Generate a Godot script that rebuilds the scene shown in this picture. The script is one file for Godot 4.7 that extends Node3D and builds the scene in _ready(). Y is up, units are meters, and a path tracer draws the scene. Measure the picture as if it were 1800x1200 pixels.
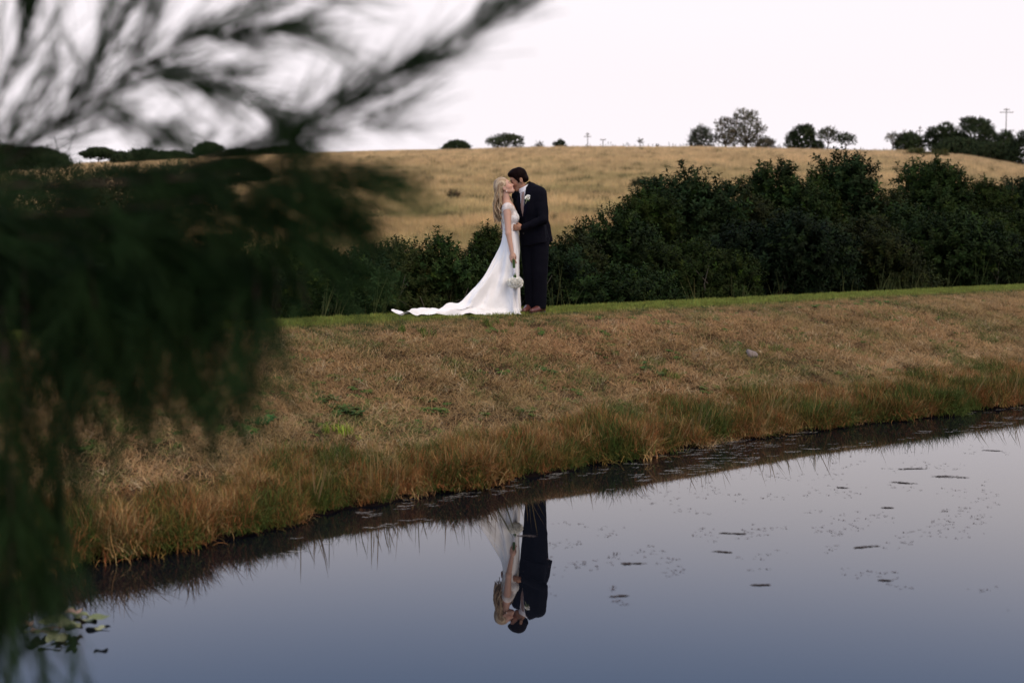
extends Node3D
# A couple kissing on the grassy wall of a farm dam at dusk. y up, metres; the camera stands at x = 0, z = 0 and looks along -z, tipped a little down.

const EYE := 2.136                      # camera height over the water
const TIP := 0.07784                    # downward tilt
const FOCAL := 2500.0                   # focal length in pixels of the 1800-wide photograph
const UX := 0.758                       # the dam wall runs along (UX, UD) in plan (x, distance)
const UD := 0.652
const TOP := 1.124                      # height of the wall over the water
var noise := FastNoiseLite.new()
var noise2 := FastNoiseLite.new()
var mats := {}

class Shape:
	var v := PackedVector3Array()
	var c := PackedColorArray()
	var i := PackedInt32Array()
	func add(p: Vector3, col := Color.WHITE) -> int:
		v.append(p); c.append(col)
		return v.size() - 1
	func tri(a: int, b: int, d: int) -> void:
		i.append(a); i.append(b); i.append(d)
	func quad(a: int, b: int, d: int, e: int) -> void:
		tri(a, b, d); tri(a, d, e)
	func done(m: Material = null) -> ArrayMesh:
		var n := PackedVector3Array()
		n.resize(v.size())
		for k in range(0, i.size(), 3):
			var a := v[i[k]]
			var f := (v[i[k + 2]] - a).cross(v[i[k + 1]] - a)
			n[i[k]] += f; n[i[k + 1]] += f; n[i[k + 2]] += f
		for k in n.size():
			n[k] = n[k].normalized() if n[k].length_squared() > 1e-20 else Vector3.UP
		var arr := []
		arr.resize(Mesh.ARRAY_MAX)
		arr[Mesh.ARRAY_VERTEX] = v
		arr[Mesh.ARRAY_NORMAL] = n
		arr[Mesh.ARRAY_COLOR] = c
		arr[Mesh.ARRAY_INDEX] = i
		var am := ArrayMesh.new()
		am.add_surface_from_arrays(Mesh.PRIMITIVE_TRIANGLES, arr)
		if m: am.surface_set_material(0, m)
		return am
	# a tapered tube through points, closed at both ends
	func tube(pts: Array, radii: Array, sides := 6, col := Color.WHITE) -> void:
		var first := v.size()
		var side := Vector3.ZERO
		for k in pts.size():
			var along: Vector3 = (pts[mini(k + 1, pts.size() - 1)] - pts[maxi(k - 1, 0)]).normalized()
			if side == Vector3.ZERO:
				side = along.cross(Vector3.UP if absf(along.y) < 0.9 else Vector3.RIGHT).normalized()
			side = (side - along * side.dot(along)).normalized()
			var other := along.cross(side)
			for s in sides:
				var a := TAU * s / sides
				add(pts[k] + (side * cos(a) + other * sin(a)) * float(radii[k]), col)
		for k in pts.size() - 1:
			for s in sides:
				var a := first + k * sides + s
				var b := first + k * sides + (s + 1) % sides
				quad(a, b, b + sides, a + sides)
		for e in [0, pts.size() - 1]:
			var mid := add(pts[e], col)
			for s in sides:
				var a: int = first + e * sides + s
				var b: int = first + e * sides + (s + 1) % sides
				if e == 0: tri(a, mid, b)
				else: tri(b, mid, a)
	func box(at: Basis, o: Vector3, s: Vector3, col := Color.WHITE) -> void:
		for axis in 3:
			for sgn in [-1.0, 1.0]:
				var n := Vector3.ZERO; n[axis] = sgn
				var a := Vector3.ZERO; a[(axis + 1) % 3] = 1.0
				var b := Vector3.ZERO; b[(axis + 2) % 3] = sgn
				var q := []
				for w in [[-1, -1], [1, -1], [1, 1], [-1, 1]]:
					q.append(add(o + at * ((n + a * w[0] + b * w[1]) * s * 0.5), col))
				quad(q[3], q[2], q[1], q[0])

func rng_of(s: int) -> RandomNumberGenerator:
	var r := RandomNumberGenerator.new()
	r.seed = s
	return r

func lin(r: float, g: float, b: float) -> Color:
	return Color(r, g, b).linear_to_srgb()

func tinted(called: String, rough := 0.8, spec := 0.3) -> StandardMaterial3D:   # takes its colour from the vertices and the copies
	if not mats.has(called):
		var m := StandardMaterial3D.new()
		m.resource_name = called
		m.vertex_color_use_as_albedo = true
		m.roughness = rough
		m.metallic_specular = spec
		m.cull_mode = BaseMaterial3D.CULL_DISABLED
		mats[called] = m
	return mats[called]

func leafy(called: String, through := 0.35) -> StandardMaterial3D:
	var m := tinted(called, 0.75, 0.2)
	m.backlight_enabled = true
	m.backlight = Color(through, through, through)
	return m

func plain(called: String, col: Color, rough := 0.7, spec := 0.4) -> StandardMaterial3D:   # col is linear
	if not mats.has(called):
		var m := StandardMaterial3D.new()
		m.resource_name = called
		m.albedo_color = col.linear_to_srgb()
		m.roughness = rough
		m.metallic_specular = spec
		m.cull_mode = BaseMaterial3D.CULL_DISABLED
		mats[called] = m
	return mats[called]

func tag(o: Node3D, label := "", category := "", group := "", kind := "") -> void:
	if label: o.set_meta("label", label)
	if category: o.set_meta("category", category)
	if group: o.set_meta("group", group)
	if kind: o.set_meta("kind", kind)

func numbered(called: String) -> String:
	if not has_node(NodePath(called)): return called
	var k := 1
	while has_node(NodePath("%s_%03d" % [called, k])): k += 1
	return "%s_%03d" % [called, k]

func thing(called: String, at: Vector3, label: String, category: String, group := "") -> Node3D:
	var o := Node3D.new()
	o.name = numbered(called)
	add_child(o)
	o.position = at
	tag(o, label, category, group)
	return o

func part_name(parent: Node, called: String) -> String:
	if parent == self: return numbered(called)
	if not parent.has_node(NodePath(called)): return called
	var k := 1
	while parent.has_node(NodePath("%s_%03d" % [called, k])): k += 1
	return "%s_%03d" % [called, k]

func part(called: String, mesh: Mesh, mat: Material, parent: Node = null) -> MeshInstance3D:
	var o := MeshInstance3D.new()
	var under: Node = parent if parent else self
	o.name = part_name(under, called)
	o.mesh = mesh
	if mat: o.material_override = mat
	under.add_child(o, true)
	return o

class Spread:                           # places and tints of copies
	var b := PackedFloat32Array()
	var n := 0
	func put(t: Transform3D, c: Color) -> void:
		var x := t.basis.x; var y := t.basis.y; var z := t.basis.z; var o := t.origin
		b.append_array(PackedFloat32Array([x.x, y.x, z.x, o.x, x.y, y.y, z.y, o.y, x.z, y.z, z.z, o.z, c.r, c.g, c.b, 1.0]))
		n += 1

func scatter(called: String, mesh: Mesh, mat: Material, s: Spread, parent: Node = null, kind := "stuff") -> MultiMeshInstance3D:
	var mm := MultiMesh.new()
	mm.transform_format = MultiMesh.TRANSFORM_3D
	mm.use_colors = true
	mm.mesh = mesh
	mm.instance_count = s.n
	mm.buffer = s.b
	var o := MultiMeshInstance3D.new()
	var under: Node = parent if parent else self
	o.name = part_name(under, called)
	o.multimesh = mm
	o.material_override = mat
	under.add_child(o, true)
	o.set_meta("kind", kind)
	return o

func lay(px: float, py: float, far: float) -> Vector3:       # the point at a distance `far` along a line of sight of the photograph (used to survey where things stand)
	var d := Basis(Vector3.RIGHT, -TIP) * Vector3((px - 900.0) / FOCAL, (600.0 - py) / FOCAL, -1.0)
	return Vector3(0, EYE, 0) + d * (far / -d.z)

func line(x: float, xs: Array, ys: Array) -> float:
	if x <= xs[0]: return ys[0]
	for k in range(1, xs.size()):
		if x <= xs[k]:
			return lerpf(ys[k - 1], ys[k], (x - xs[k - 1]) / (xs[k] - xs[k - 1]))
	return ys[-1]

# plan coordinates of the dam: t along the wall, n away from the camera across it, n = 0 at the far waterline
func along(x: float, z: float) -> Vector2:
	var d := -z - 12.05
	return Vector2(UX * x + UD * d, -UD * x + UX * d)

const WALL_N := [-60.0, -14.0, -9.1, -7.0, -6.0, -3.0, -1.0, -0.12, -0.02, 0.1, 1.0, 2.9, 3.3, 3.55, 3.82, 4.75, 5.4, 8.2, 10.0]
const WALL_Y := [2.0, 1.2, 0.55, 0.04, -0.4, -0.9, -0.5, -0.08, 0.02, 0.125, 0.34, 0.93, 1.02, 1.075, 1.118, 1.122, 1.0, 0.15, 0.1]
const RIDGE_X := [-600.0, 0.0, 110.0, 200.0, 300.0, 430.0, 550.0, 700.0, 850.0, 1000.0, 1300.0, 1500.0, 1600.0, 1700.0, 1800.0, 2400.0]
const RIDGE_Y := [310.0, 303.0, 297.0, 291.0, 283.0, 278.0, 275.0, 271.0, 268.0, 265.5, 265.5, 270.0, 272.0, 280.0, 297.0, 325.0]
const RIDGE_FAR := 300.0

func shore(t: float) -> float:          # how far the waterline wanders from straight
	return line(t, [-8.0, -3.56, -1.5, 0.0, 1.7, 3.36, 5.5, 8.06, 14.0], [-0.95, -0.55, -0.08, 0.0, 0.2, 0.33, 0.12, -0.12, 0.0]) + 0.045 * sin(t * 2.7) + 0.05 * sin(t * 6.1 + 1.0) + 0.04 * sin(t * 13.7)

func ground(x: float, z: float) -> float:
	var p := along(x, z)
	var n := p.y
	if n < 10.0:
		if n > -4.0 and n < 3.0:
			n -= shore(p.x) * (1.0 - smoothstep(0.8, 3.0, n))
		var y := line(n, WALL_N, WALL_Y)
		if n > 0.1 and n < 3.4:
			y += 0.035 * noise.get_noise_2d(x * 14.0, z * 14.0)
		return y
	var d := -z
	if d < 4.0: return 0.1
	var a := clampf(x / d, -0.62, 0.62)
	var from := 19.13 / (UX - UD * a)
	var s := (d - from) / (RIDGE_FAR - from)
	var crest := EYE + (405.0 - line(900.0 + a * FOCAL, RIDGE_X, RIDGE_Y)) / FOCAL * RIDGE_FAR
	if s <= 1.0:
		var e0 := (0.1 - EYE) / from
		var e1 := (crest - EYE) / RIDGE_FAR
		return EYE + d * lerpf(e0, e1, 1.0 - pow(1.0 - maxf(s, 0.0), 2.6)) + 0.3 * noise.get_noise_2d(x * 0.9, z * 0.9) * smoothstep(0.03, 0.15, s)
	return maxf(crest - (d - RIDGE_FAR) * (d - RIDGE_FAR) * 0.0006, -12.0)

func on_ground(x: float, z: float) -> Vector3:
	return Vector3(x, ground(x, z), z)

func at_wall(t: float, n: float) -> Vector3:
	return on_ground(UX * t - UD * n, -(12.05 + UD * t + UX * n))

# ---------------------------------------------------------------- small plants
func blades(count: int, high: float, wide: float, spread: float, lean: float, s: int, tone := 0.25, segs := 3, hue := 0.1, lying := false) -> ArrayMesh:
	var r := rng_of(s)
	var sh := Shape.new()
	for k in count:
		var a := r.randf() * TAU
		var out := Vector3(cos(a), 0, sin(a))
		var p := out * spread * sqrt(r.randf())
		var b := r.randf() * TAU
		var dir := Vector3(cos(b), 0, sin(b))
		var tilt := lean * r.randf_range(0.55 if lying else 0.15, 1.0)
		var h := high * r.randf_range(0.55, 1.0)
		var w := wide * r.randf_range(0.7, 1.2)
		var across := Vector3.UP.cross(dir).normalized().rotated(Vector3.UP, r.randf_range(-0.7, 0.7))
		var g := 1.0 + r.randf_range(-tone, tone)
		var col := Color(g * (1.0 + hue * r.randf_range(-1.0, 1.6)), g, g * r.randf_range(0.85, 1.1))
		var prev := [-1, -1]
		var up := (Vector3.UP * cos(tilt * 0.6) + dir * sin(tilt * 0.6)) if lying else Vector3.UP
		for q in segs + 1:
			var f := float(q) / segs
			if q == segs:
				var e := sh.add(p, col)
				sh.tri(prev[0], prev[1], e)
			else:
				var ww := w * (1.0 - 0.6 * f) * 0.5
				var l := sh.add(p - across * ww, col)
				var m := sh.add(p + across * ww, col)
				if q > 0: sh.quad(prev[0], prev[1], m, l)
				prev = [l, m]
			var bend := tilt * (0.75 + 0.35 * f if lying else 0.4 + f)
			up = (Vector3.UP * cos(bend) + dir * sin(bend)).normalized()
			p += up * h / segs
	return sh.done()

func leaf_into(sh: Shape, o: Vector3, dir: Vector3, up: Vector3, l: float, w: float, col: Color) -> void:
	var side := dir.cross(up).normalized()
	var nrm := side.cross(dir).normalized()
	var a := sh.add(o, col)
	var b := sh.add(o + dir * l * 0.45 + side * w * 0.5 + nrm * w * 0.12, col)
	var c := sh.add(o + dir * l - nrm * l * 0.12, col)
	var d := sh.add(o + dir * l * 0.45 - side * w * 0.5 + nrm * w * 0.12, col)
	var m := sh.add(o + dir * l * 0.5 - nrm * w * 0.05, col)
	sh.tri(a, m, b); sh.tri(b, m, c); sh.tri(c, m, d); sh.tri(d, m, a)

func sprig(leaves: int, long: float, leaf: float, wide: float, s: int) -> ArrayMesh:     # a twig with its leaves, along +y
	var r := rng_of(s)
	var sh := Shape.new()
	sh.tube([Vector3.ZERO, Vector3(0.02, long * 0.5, 0.01), Vector3(0, long * 0.95, 0)], [0.006, 0.004, 0.002], 3, Color(1.3, 0.9, 0.8))
	for k in leaves:
		var f := (k + 0.6) / leaves
		var a := k * 2.4 + r.randf_range(-0.5, 0.5)
		var out := Vector3(cos(a), r.randf_range(0.1, 0.9), sin(a)).normalized()
		var g := r.randf_range(0.75, 1.3)
		leaf_into(sh, Vector3(0, long * f, 0), out, Vector3.UP.lerp(Vector3(r.randf() - 0.5, 0.3, r.randf() - 0.5), 0.5), leaf * r.randf_range(0.7, 1.15), wide * r.randf_range(0.8, 1.1), Color(g * r.randf_range(0.9, 1.15), g, g * 0.9))
	return sh.done()

func facing(up: Vector3, turn: float, scale: float) -> Basis:
	var y := up.normalized()
	var x := y.cross(Vector3.FORWARD if absf(y.z) < 0.9 else Vector3.RIGHT).normalized()
	return Basis(x, y, x.cross(y)).rotated(y, turn).scaled(Vector3.ONE * scale)

# leaf copies on and in a set of lobes [centre, radii, tone]
func foliage(lobes: Array, per_area: float, size: float, base: Color, r: RandomNumberGenerator, raggedness := 0.2, most := 4000, light := Color(1.5, 1.5, 0.9)) -> Spread:
	var sp := Spread.new()
	for l in lobes:
		var c: Vector3 = l[0]
		var q: Vector3 = l[1]
		var tone: float = l[2] if l.size() > 2 else 1.0
		var count := int(minf(4.0 * PI * pow((pow(q.x * q.y, 1.6) + pow(q.x * q.z, 1.6) + pow(q.y * q.z, 1.6)) / 3.0, 1.0 / 1.6) * per_area, most))
		for k in count:
			var d := Vector3(r.randfn(), r.randfn() + 0.15, r.randfn()).normalized()
			var gap := noise2.get_noise_3d((c.x + d.x * q.x) * 60.0, (c.y + d.y * q.y) * 60.0, (c.z + d.z * q.z) * 60.0)
			var reach := 0.72 + 0.3 * sqrt(r.randf()) + raggedness * gap
			var p := c + d * q * reach
			if p.y < 0.02: continue
			var hidden := false
			for o in lobes:
				if o == l: continue
				if ((p - o[0]) / o[1]).length_squared() < 0.38:
					hidden = true
					break
			if hidden: continue
			var up := (d + Vector3(r.randf() - 0.5, r.randf_range(0.0, 0.9), r.randf() - 0.5) * 1.1).normalized()
			var g := tone * r.randf_range(0.65, 1.3) * (1.0 + 0.35 * gap)
			var col := Color(base.r * g * r.randf_range(0.85, 1.2), base.g * g, base.b * g)
			if r.randf() < 0.06: col = Color(col.r * light.r, col.g * light.g, col.b * light.b)
			sp.put(Transform3D(facing(up, r.randf() * TAU, size * r.randf_range(0.7, 1.25)), p), col)
	return sp

func _ready() -> void:
	noise.seed = 3
	noise.frequency = 0.02
	noise.fractal_octaves = 3
	noise2.seed = 8
	noise2.frequency = 0.02
	noise2.fractal_octaves = 2
	make_air()
	make_ground()
	make_hedge()
	make_hilltop()
	make_poles()
	make_grass()
	make_weeds()
	make_groom()
	make_bride()
	make_floating()
	make_near_tree()

# ---------------------------------------------------------------- air and light
func sky_image() -> Image:              # dusk air: pale and warm at the horizon, bluer overhead, a faint warm glow where the sun went down
	var w := 512
	var h := 256
	var im := Image.create_empty(w, h, false, Image.FORMAT_RGBF)
	for y in h:
		var up := (0.5 - (y + 0.5) / h) * PI
		for x in w:
			var az := ((x + 0.5) / w - 0.5) * TAU
			var e := rad_to_deg(maxf(up, 0.0))
			var low := 1.0 - smoothstep(9.5, 20.0, e)
			var haze := exp(-maxf(e - 12.0, 0.0) / 30.0)
			var glow := exp(-pow((az - 0.6) / 0.75, 2.0))
			var c := Color(0.50, 0.55, 0.68).lerp(Color(0.33, 0.50, 0.86), haze)
			c = c.lerp(Color(0.90, 0.84, 0.875).lerp(Color(1.70, 1.64, 1.62), glow), low)
			var k := 1.0 + 0.03 * noise.get_noise_3d(cos(az) * 40.0, e * 6.0, sin(az) * 40.0)
			im.set_pixel(x, y, Color(c.r * k, c.g * k, c.b * k))
	return im

func make_air() -> void:
	var cam := Camera3D.new()
	cam.name = "camera"
	cam.position = Vector3(0, EYE, 0)
	cam.rotation.x = -TIP
	cam.fov = rad_to_deg(2.0 * atan(600.0 / FOCAL))
	cam.near = 0.1
	cam.far = 4000.0
	add_child(cam)
	var at := CameraAttributesPhysical.new()
	at.frustum_focal_length = 50.0
	at.exposure_aperture = 2.0
	at.frustum_focus_distance = 17.4
	cam.attributes = at
	# the physical attributes set the field of view too, so the lens is given again
	cam.fov = rad_to_deg(2.0 * atan(600.0 / FOCAL))
	var env := Environment.new()
	env.background_mode = Environment.BG_SKY
	var sky := Sky.new()
	var sm := PanoramaSkyMaterial.new()
	sm.panorama = ImageTexture.create_from_image(sky_image())
	sky.sky_material = sm
	env.sky = sky
	env.tonemap_mode = Environment.TONE_MAPPER_LINEAR
	env.tonemap_exposure = 1.13
	env.sdfgi_enabled = true
	env.ssao_enabled = true
	env.ssil_enabled = true
	var we := WorldEnvironment.new()
	we.name = "air"
	we.environment = env
	add_child(we)
	var sun := DirectionalLight3D.new()
	sun.name = "dusk_light"
	sun.light_energy = 0.64
	sun.light_color = Color(1.0, 0.89, 0.74)
	sun.light_angular_distance = 50.0
	sun.shadow_enabled = true
	add_child(sun)
	sun.look_at_from_position(Vector3(8, 15, 8), Vector3.ZERO)

# ---------------------------------------------------------------- ground and water
func steps(from: float, fine_from: float, fine_to: float, to: float, fine: float, grow: float) -> Array:
	var out := []
	var x := fine_from
	while x < fine_to:
		out.append(x); x += fine
	var g := fine
	while x < to:
		out.append(x); g *= grow; x += g
	out.append(to)
	g = fine
	x = fine_from
	while x > from:
		g *= grow; x -= g
		out.push_front(maxf(x, from))
	return out

func field_tone(x: float, z: float) -> float:      # where the field grass is greener and thinner
	var d := -z
	var v := 0.5 + 0.9 * noise.get_noise_2d(x * 1.2, z * 1.6) + 0.7 * noise2.get_noise_2d(x * 4.0, z * 4.0)
	var band := exp(-pow((d - 92.0 - 0.15 * x) / 14.0, 2.0)) * 0.5 + exp(-pow((d - 128.0) / 8.0, 2.0)) * 0.3
	return clampf(v * 0.6 + band - 0.13, 0.0, 1.0)

func ground_colour(p: Vector3) -> Color:
	var q := along(p.x, p.z)
	var a := 0.5 + 0.5 * noise.get_noise_2d(p.x * 9.0, p.z * 9.0)
	if q.y < 0.1 + shore(q.x): return Color(0.012, 0.010, 0.008)
	if q.y < 3.45: return Color(0.060, 0.037, 0.020).lerp(Color(0.10, 0.065, 0.035), a)
	if q.y < 5.1: return Color(0.05, 0.062, 0.02).lerp(Color(0.07, 0.08, 0.025), a)
	if q.y < 12.0: return Color(0.04, 0.042, 0.018)
	var g := field_tone(p.x, p.z)
	return Color(0.32, 0.215, 0.115).lerp(Color(0.15, 0.13, 0.06), g)

func make_ground() -> void:
	var ts := steps(-500.0, -9.0, 18.0, 900.0, 0.16, 1.09)
	var ns := steps(-60.0, -1.2, 6.0, 800.0, 0.10, 1.075)
	var sh := Shape.new()
	for t in ts:
		for n in ns:
			var x: float = UX * t - UD * n
			var z: float = -(12.05 + UD * t + UX * n)
			var p := Vector3(x, ground(x, z), z)
			sh.add(p, ground_colour(p))
	for a in ts.size() - 1:
		for b in ns.size() - 1:
			var k: int = a * ns.size() + b
			sh.quad(k, k + 1, k + ns.size() + 1, k + ns.size())
	var m := tinted("earth", 0.95, 0.15)
	var nt := NoiseTexture2D.new()
	nt.width = 512; nt.height = 512; nt.seamless = true
	var fn := FastNoiseLite.new()
	fn.seed = 4; fn.frequency = 0.02; fn.fractal_octaves = 5
	nt.noise = fn
	var ramp := Gradient.new()
	ramp.set_color(0, Color(0.62, 0.6, 0.58)); ramp.set_color(1, Color(1, 1, 1))
	nt.color_ramp = ramp
	m.albedo_texture = nt
	m.uv1_triplanar = true
	m.uv1_world_triplanar = true
	m.uv1_scale = Vector3(0.9, 0.9, 0.9)
	tag(part("ground", sh.done(), m), "dry brown dam wall with the golden hill rising behind it", "", "", "structure")

	var wm := plain("pond_water", Color(0.004, 0.005, 0.008), 0.012, 0.5)
	var bumps := NoiseTexture2D.new()
	bumps.width = 512; bumps.height = 512; bumps.seamless = true; bumps.as_normal_map = true; bumps.bump_strength = 1.0
	var wn := FastNoiseLite.new()
	wn.seed = 9; wn.frequency = 0.006; wn.fractal_octaves = 2
	bumps.noise = wn
	wm.normal_enabled = true
	wm.normal_texture = bumps
	wm.normal_scale = 0.012
	wm.uv1_triplanar = true
	wm.uv1_world_triplanar = true
	wm.uv1_scale = Vector3(0.25, 0.25, 0.25)
	var ws := Shape.new()
	var q := []
	for c in [[-60.0, -7.6], [-60.0, 1.2], [80.0, 1.2], [80.0, -7.6]]:
		q.append(ws.add(Vector3(UX * c[0] - UD * c[1], 0.0, -(12.05 + UD * c[0] + UX * c[1]))))
	ws.quad(q[0], q[1], q[2], q[3])
	tag(part("water", ws.done(), wm), "still dark pond water mirroring the couple and the pale sky", "", "", "structure")

func make_grass() -> void:
	# straw lying on the face of the dam wall
	var r := rng_of(11)
	for kind in 3:
		var straw := blades(28, 0.095, 0.0046, 0.10, 1.9, 20 + kind, 0.4, 3, 0.12, true)
		var sp := Spread.new()
		for k in 17000:
			var t := r.randf_range(-7.5, 18.5)
			var n := 0.2 + 3.45 * pow(r.randf(), 0.85)
			var p := at_wall(t, n)
			var patch := noise.get_noise_2d(p.x * 16.0, p.z * 16.0)
			var fine := 0.6 * noise2.get_noise_2d(p.x * 75.0, p.z * 75.0) + 0.5 * noise2.get_noise_2d(p.x * 220.0, p.z * 220.0)
			if fine < -0.17 and r.randf() < 0.85: continue
			var g := 1.0 + 0.3 * patch + 0.45 * fine + r.randf_range(-0.2, 0.2)
			var c := Color(0.375, 0.256, 0.115)
			c = c.lerp(Color(0.375, 0.222, 0.108), clampf(0.5 + patch, 0.0, 1.0))
			if n < 1.5 and r.randf() < 0.6: c = c.lerp(Color(0.45, 0.32, 0.165), r.randf())
			if r.randf() < 0.05 + 0.5 * smoothstep(0.1, 0.45, noise2.get_noise_2d(p.x * 34.0 + 40.0, p.z * 34.0)): c = Color(0.15, 0.16, 0.05)
			if r.randf() < 0.05: c = Color(0.52, 0.40, 0.24)
			g *= 0.8
			sp.put(Transform3D(facing(Vector3(r.randf_range(-0.25, 0.25), 1, r.randf_range(0.0, 0.4)), r.randf() * TAU, r.randf_range(0.7, 1.35) * (1.0 - 0.45 * smoothstep(3.0, 3.6, n))), p - Vector3(0, 0.006, 0)), Color(c.r * g, c.g * g, c.b * g))
		tag(scatter("dry_straw", straw, leafy("straw", 0.2), sp), "dry brown mown straw lying matted on the face of the dam wall", "straw", "dry straw on the bank", "stuff")
	# green mown grass along the top
	var turf := blades(22, 0.058, 0.005, 0.07, 1.1, 31, 0.45, 2, 0.3)
	var s2 := Spread.new()
	for k in 16000:
		var t := r.randf_range(-9.0, 26.0)
		var n := r.randf_range(3.5, 5.5)
		var p := at_wall(t, n)
		var edge := smoothstep(3.5, 4.0, n)
		if r.randf() > 0.35 + edge: continue
		var c := Color(0.36, 0.25, 0.12).lerp(Color(0.20, 0.245, 0.055), clampf(edge * 1.3 + 0.3 * noise.get_noise_2d(p.x * 6.0, p.z * 6.0) - 0.05, 0.0, 1.0))
		var g := r.randf_range(0.7, 1.3)
		s2.put(Transform3D(facing(Vector3(r.randf_range(-0.2, 0.2), 1, r.randf_range(-0.2, 0.2)), r.randf() * TAU, r.randf_range(0.6, 1.1)), p - Vector3(0, 0.004, 0)), Color(c.r * g, c.g * g, c.b * g))
	tag(scatter("green_turf", turf, leafy("turf", 0.4), s2), "short bright green grass along the top of the dam wall", "grass", "", "stuff")
	# rank grass at the waterline
	for kind in 4:
		var tuft := blades(34, [0.23, 0.20, 0.28, 0.16][kind], 0.005, [0.09, 0.1, 0.08, 0.12][kind], [1.5, 2.3, 1.8, 2.7][kind], 40 + kind, 0.5, 5, 0.32)
		var s3 := Spread.new()
		for k in 4200:
			var t := r.randf_range(-7.5, 17.0)
			var n := 0.0 + 1.35 * pow(r.randf(), 1.6)
			var reach := 0.75 + 0.5 * noise.get_noise_2d(t * 9.0, 3.0) + 0.25 * smoothstep(0.0, 10.0, t)
			if n > reach + 0.15 * r.randf(): continue
			var p := at_wall(t, n + shore(t) * (1.0 - smoothstep(0.6, 2.0, n)))
			var h := r.randf_range(0.7, 1.15) * (1.0 - 0.4 * n) * (1.0 + 0.45 * noise2.get_noise_2d(t * 50.0, n * 40.0) + 0.25 * noise.get_noise_2d(t * 18.0, n * 8.0))
			var mixed := 0.5 + 0.8 * noise.get_noise_2d(t * 60.0, n * 60.0 + 50.0) + r.randf_range(-0.5, 0.5) - 0.12 * smoothstep(2.0, -4.0, t)
			var c := Color(0.31, 0.145, 0.056)
			if mixed > 0.55: c = Color(0.085, 0.118, 0.028)
			elif mixed > 0.36: c = Color(0.22, 0.155, 0.045)
			elif mixed < 0.0: c = Color(0.44, 0.29, 0.13)
			var g := r.randf_range(0.65, 1.2)
			var away := Vector3(UD, 0, UX) * -r.randf_range(-0.1, 0.5) * (1.0 - n)
			s3.put(Transform3D(facing(Vector3(r.randf_range(-0.45, 0.45), 1, r.randf_range(-0.3, 0.3)) + away, r.randf() * TAU, h), p - Vector3(0, 0.02, 0)), Color(c.r * g, c.g * g, c.b * g))
		tag(scatter("waterside_grass", tuft, leafy("rank_grass", 0.35), s3), "tangled green and rusty brown grass fringing the pond", "grass", "grass along the waterline", "stuff")
	# tall thin stalks that lean out over the water
	var stalk := blades(3, 0.5, 0.008, 0.03, 0.5, 55, 0.3, 4)
	var s4 := Spread.new()
	for k in 260:
		var t := r.randf_range(-7.5, 15.0)
		if noise2.get_noise_2d(t * 20.0, 7.0) < -0.1: continue
		var p := at_wall(t, r.randf_range(-0.02, 0.25) + shore(t))
		var c := Color(0.10, 0.11, 0.03).lerp(Color(0.3, 0.19, 0.09), r.randf())
		s4.put(Transform3D(facing(Vector3(UD * 0.3 + r.randf_range(-0.3, 0.3), 1, UX * 0.3), r.randf() * TAU, r.randf_range(0.6, 1.2)), p - Vector3(0, 0.02, 0)), c)
	tag(scatter("tall_stalks", stalk, leafy("rank_grass", 0.35), s4), "thin tall grass stalks leaning out over the pond", "grass", "grass along the waterline", "stuff")
	# the long golden grass of the hill
	var wedges := [[34.0, 70.0, 13.0, 0.75, 1.1], [70.0, 120.0, 9.0, 0.8, 1.5], [120.0, 200.0, 4.6, 0.9, 2.2], [200.0, 304.0, 2.6, 1.0, 3.2]]
	for w in wedges.size():
		var q: Array = wedges[w]
		var tall := blades(14, q[3], 0.012 * q[4], 0.22 * q[4], 0.75, 60 + w, 0.3, 2)
		var s5 := Spread.new()
		var count := int(0.82 * (q[1] * q[1] - q[0] * q[0]) * 0.5 * q[2])
		for k in count:
			var d: float = sqrt(lerpf(q[0] * q[0], q[1] * q[1], r.randf()))
			var x := d * r.randf_range(-0.41, 0.41)
			if along(x, -d).y < 14.0: continue
			if d < 60.0 and x > d * 0.05 and r.randf() < 0.5: continue
			var g := field_tone(x, -d)
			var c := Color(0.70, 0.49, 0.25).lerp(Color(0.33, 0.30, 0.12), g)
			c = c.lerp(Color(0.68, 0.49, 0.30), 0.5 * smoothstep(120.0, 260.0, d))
			var v := r.randf_range(0.7, 1.2) * (1.0 + 0.22 * noise2.get_noise_2d(x * 9.0 + 300.0, d * 7.0) + 0.2 * noise.get_noise_2d(x * 3.0, d * 2.5 + 90.0))
			if noise2.get_noise_2d(x * 14.0, d * 8.0 + 777.0) > 0.42: c = Color(0.13, 0.125, 0.06)
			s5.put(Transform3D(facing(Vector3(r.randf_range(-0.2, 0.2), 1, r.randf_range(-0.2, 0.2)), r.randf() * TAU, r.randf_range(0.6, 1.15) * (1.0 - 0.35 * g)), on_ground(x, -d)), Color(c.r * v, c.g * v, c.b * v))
		tag(scatter("field_grass", tall, leafy("hay", 0.3), s5), "long dry golden grass covering the hillside", "grass", "golden field grass", "stuff")

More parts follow.
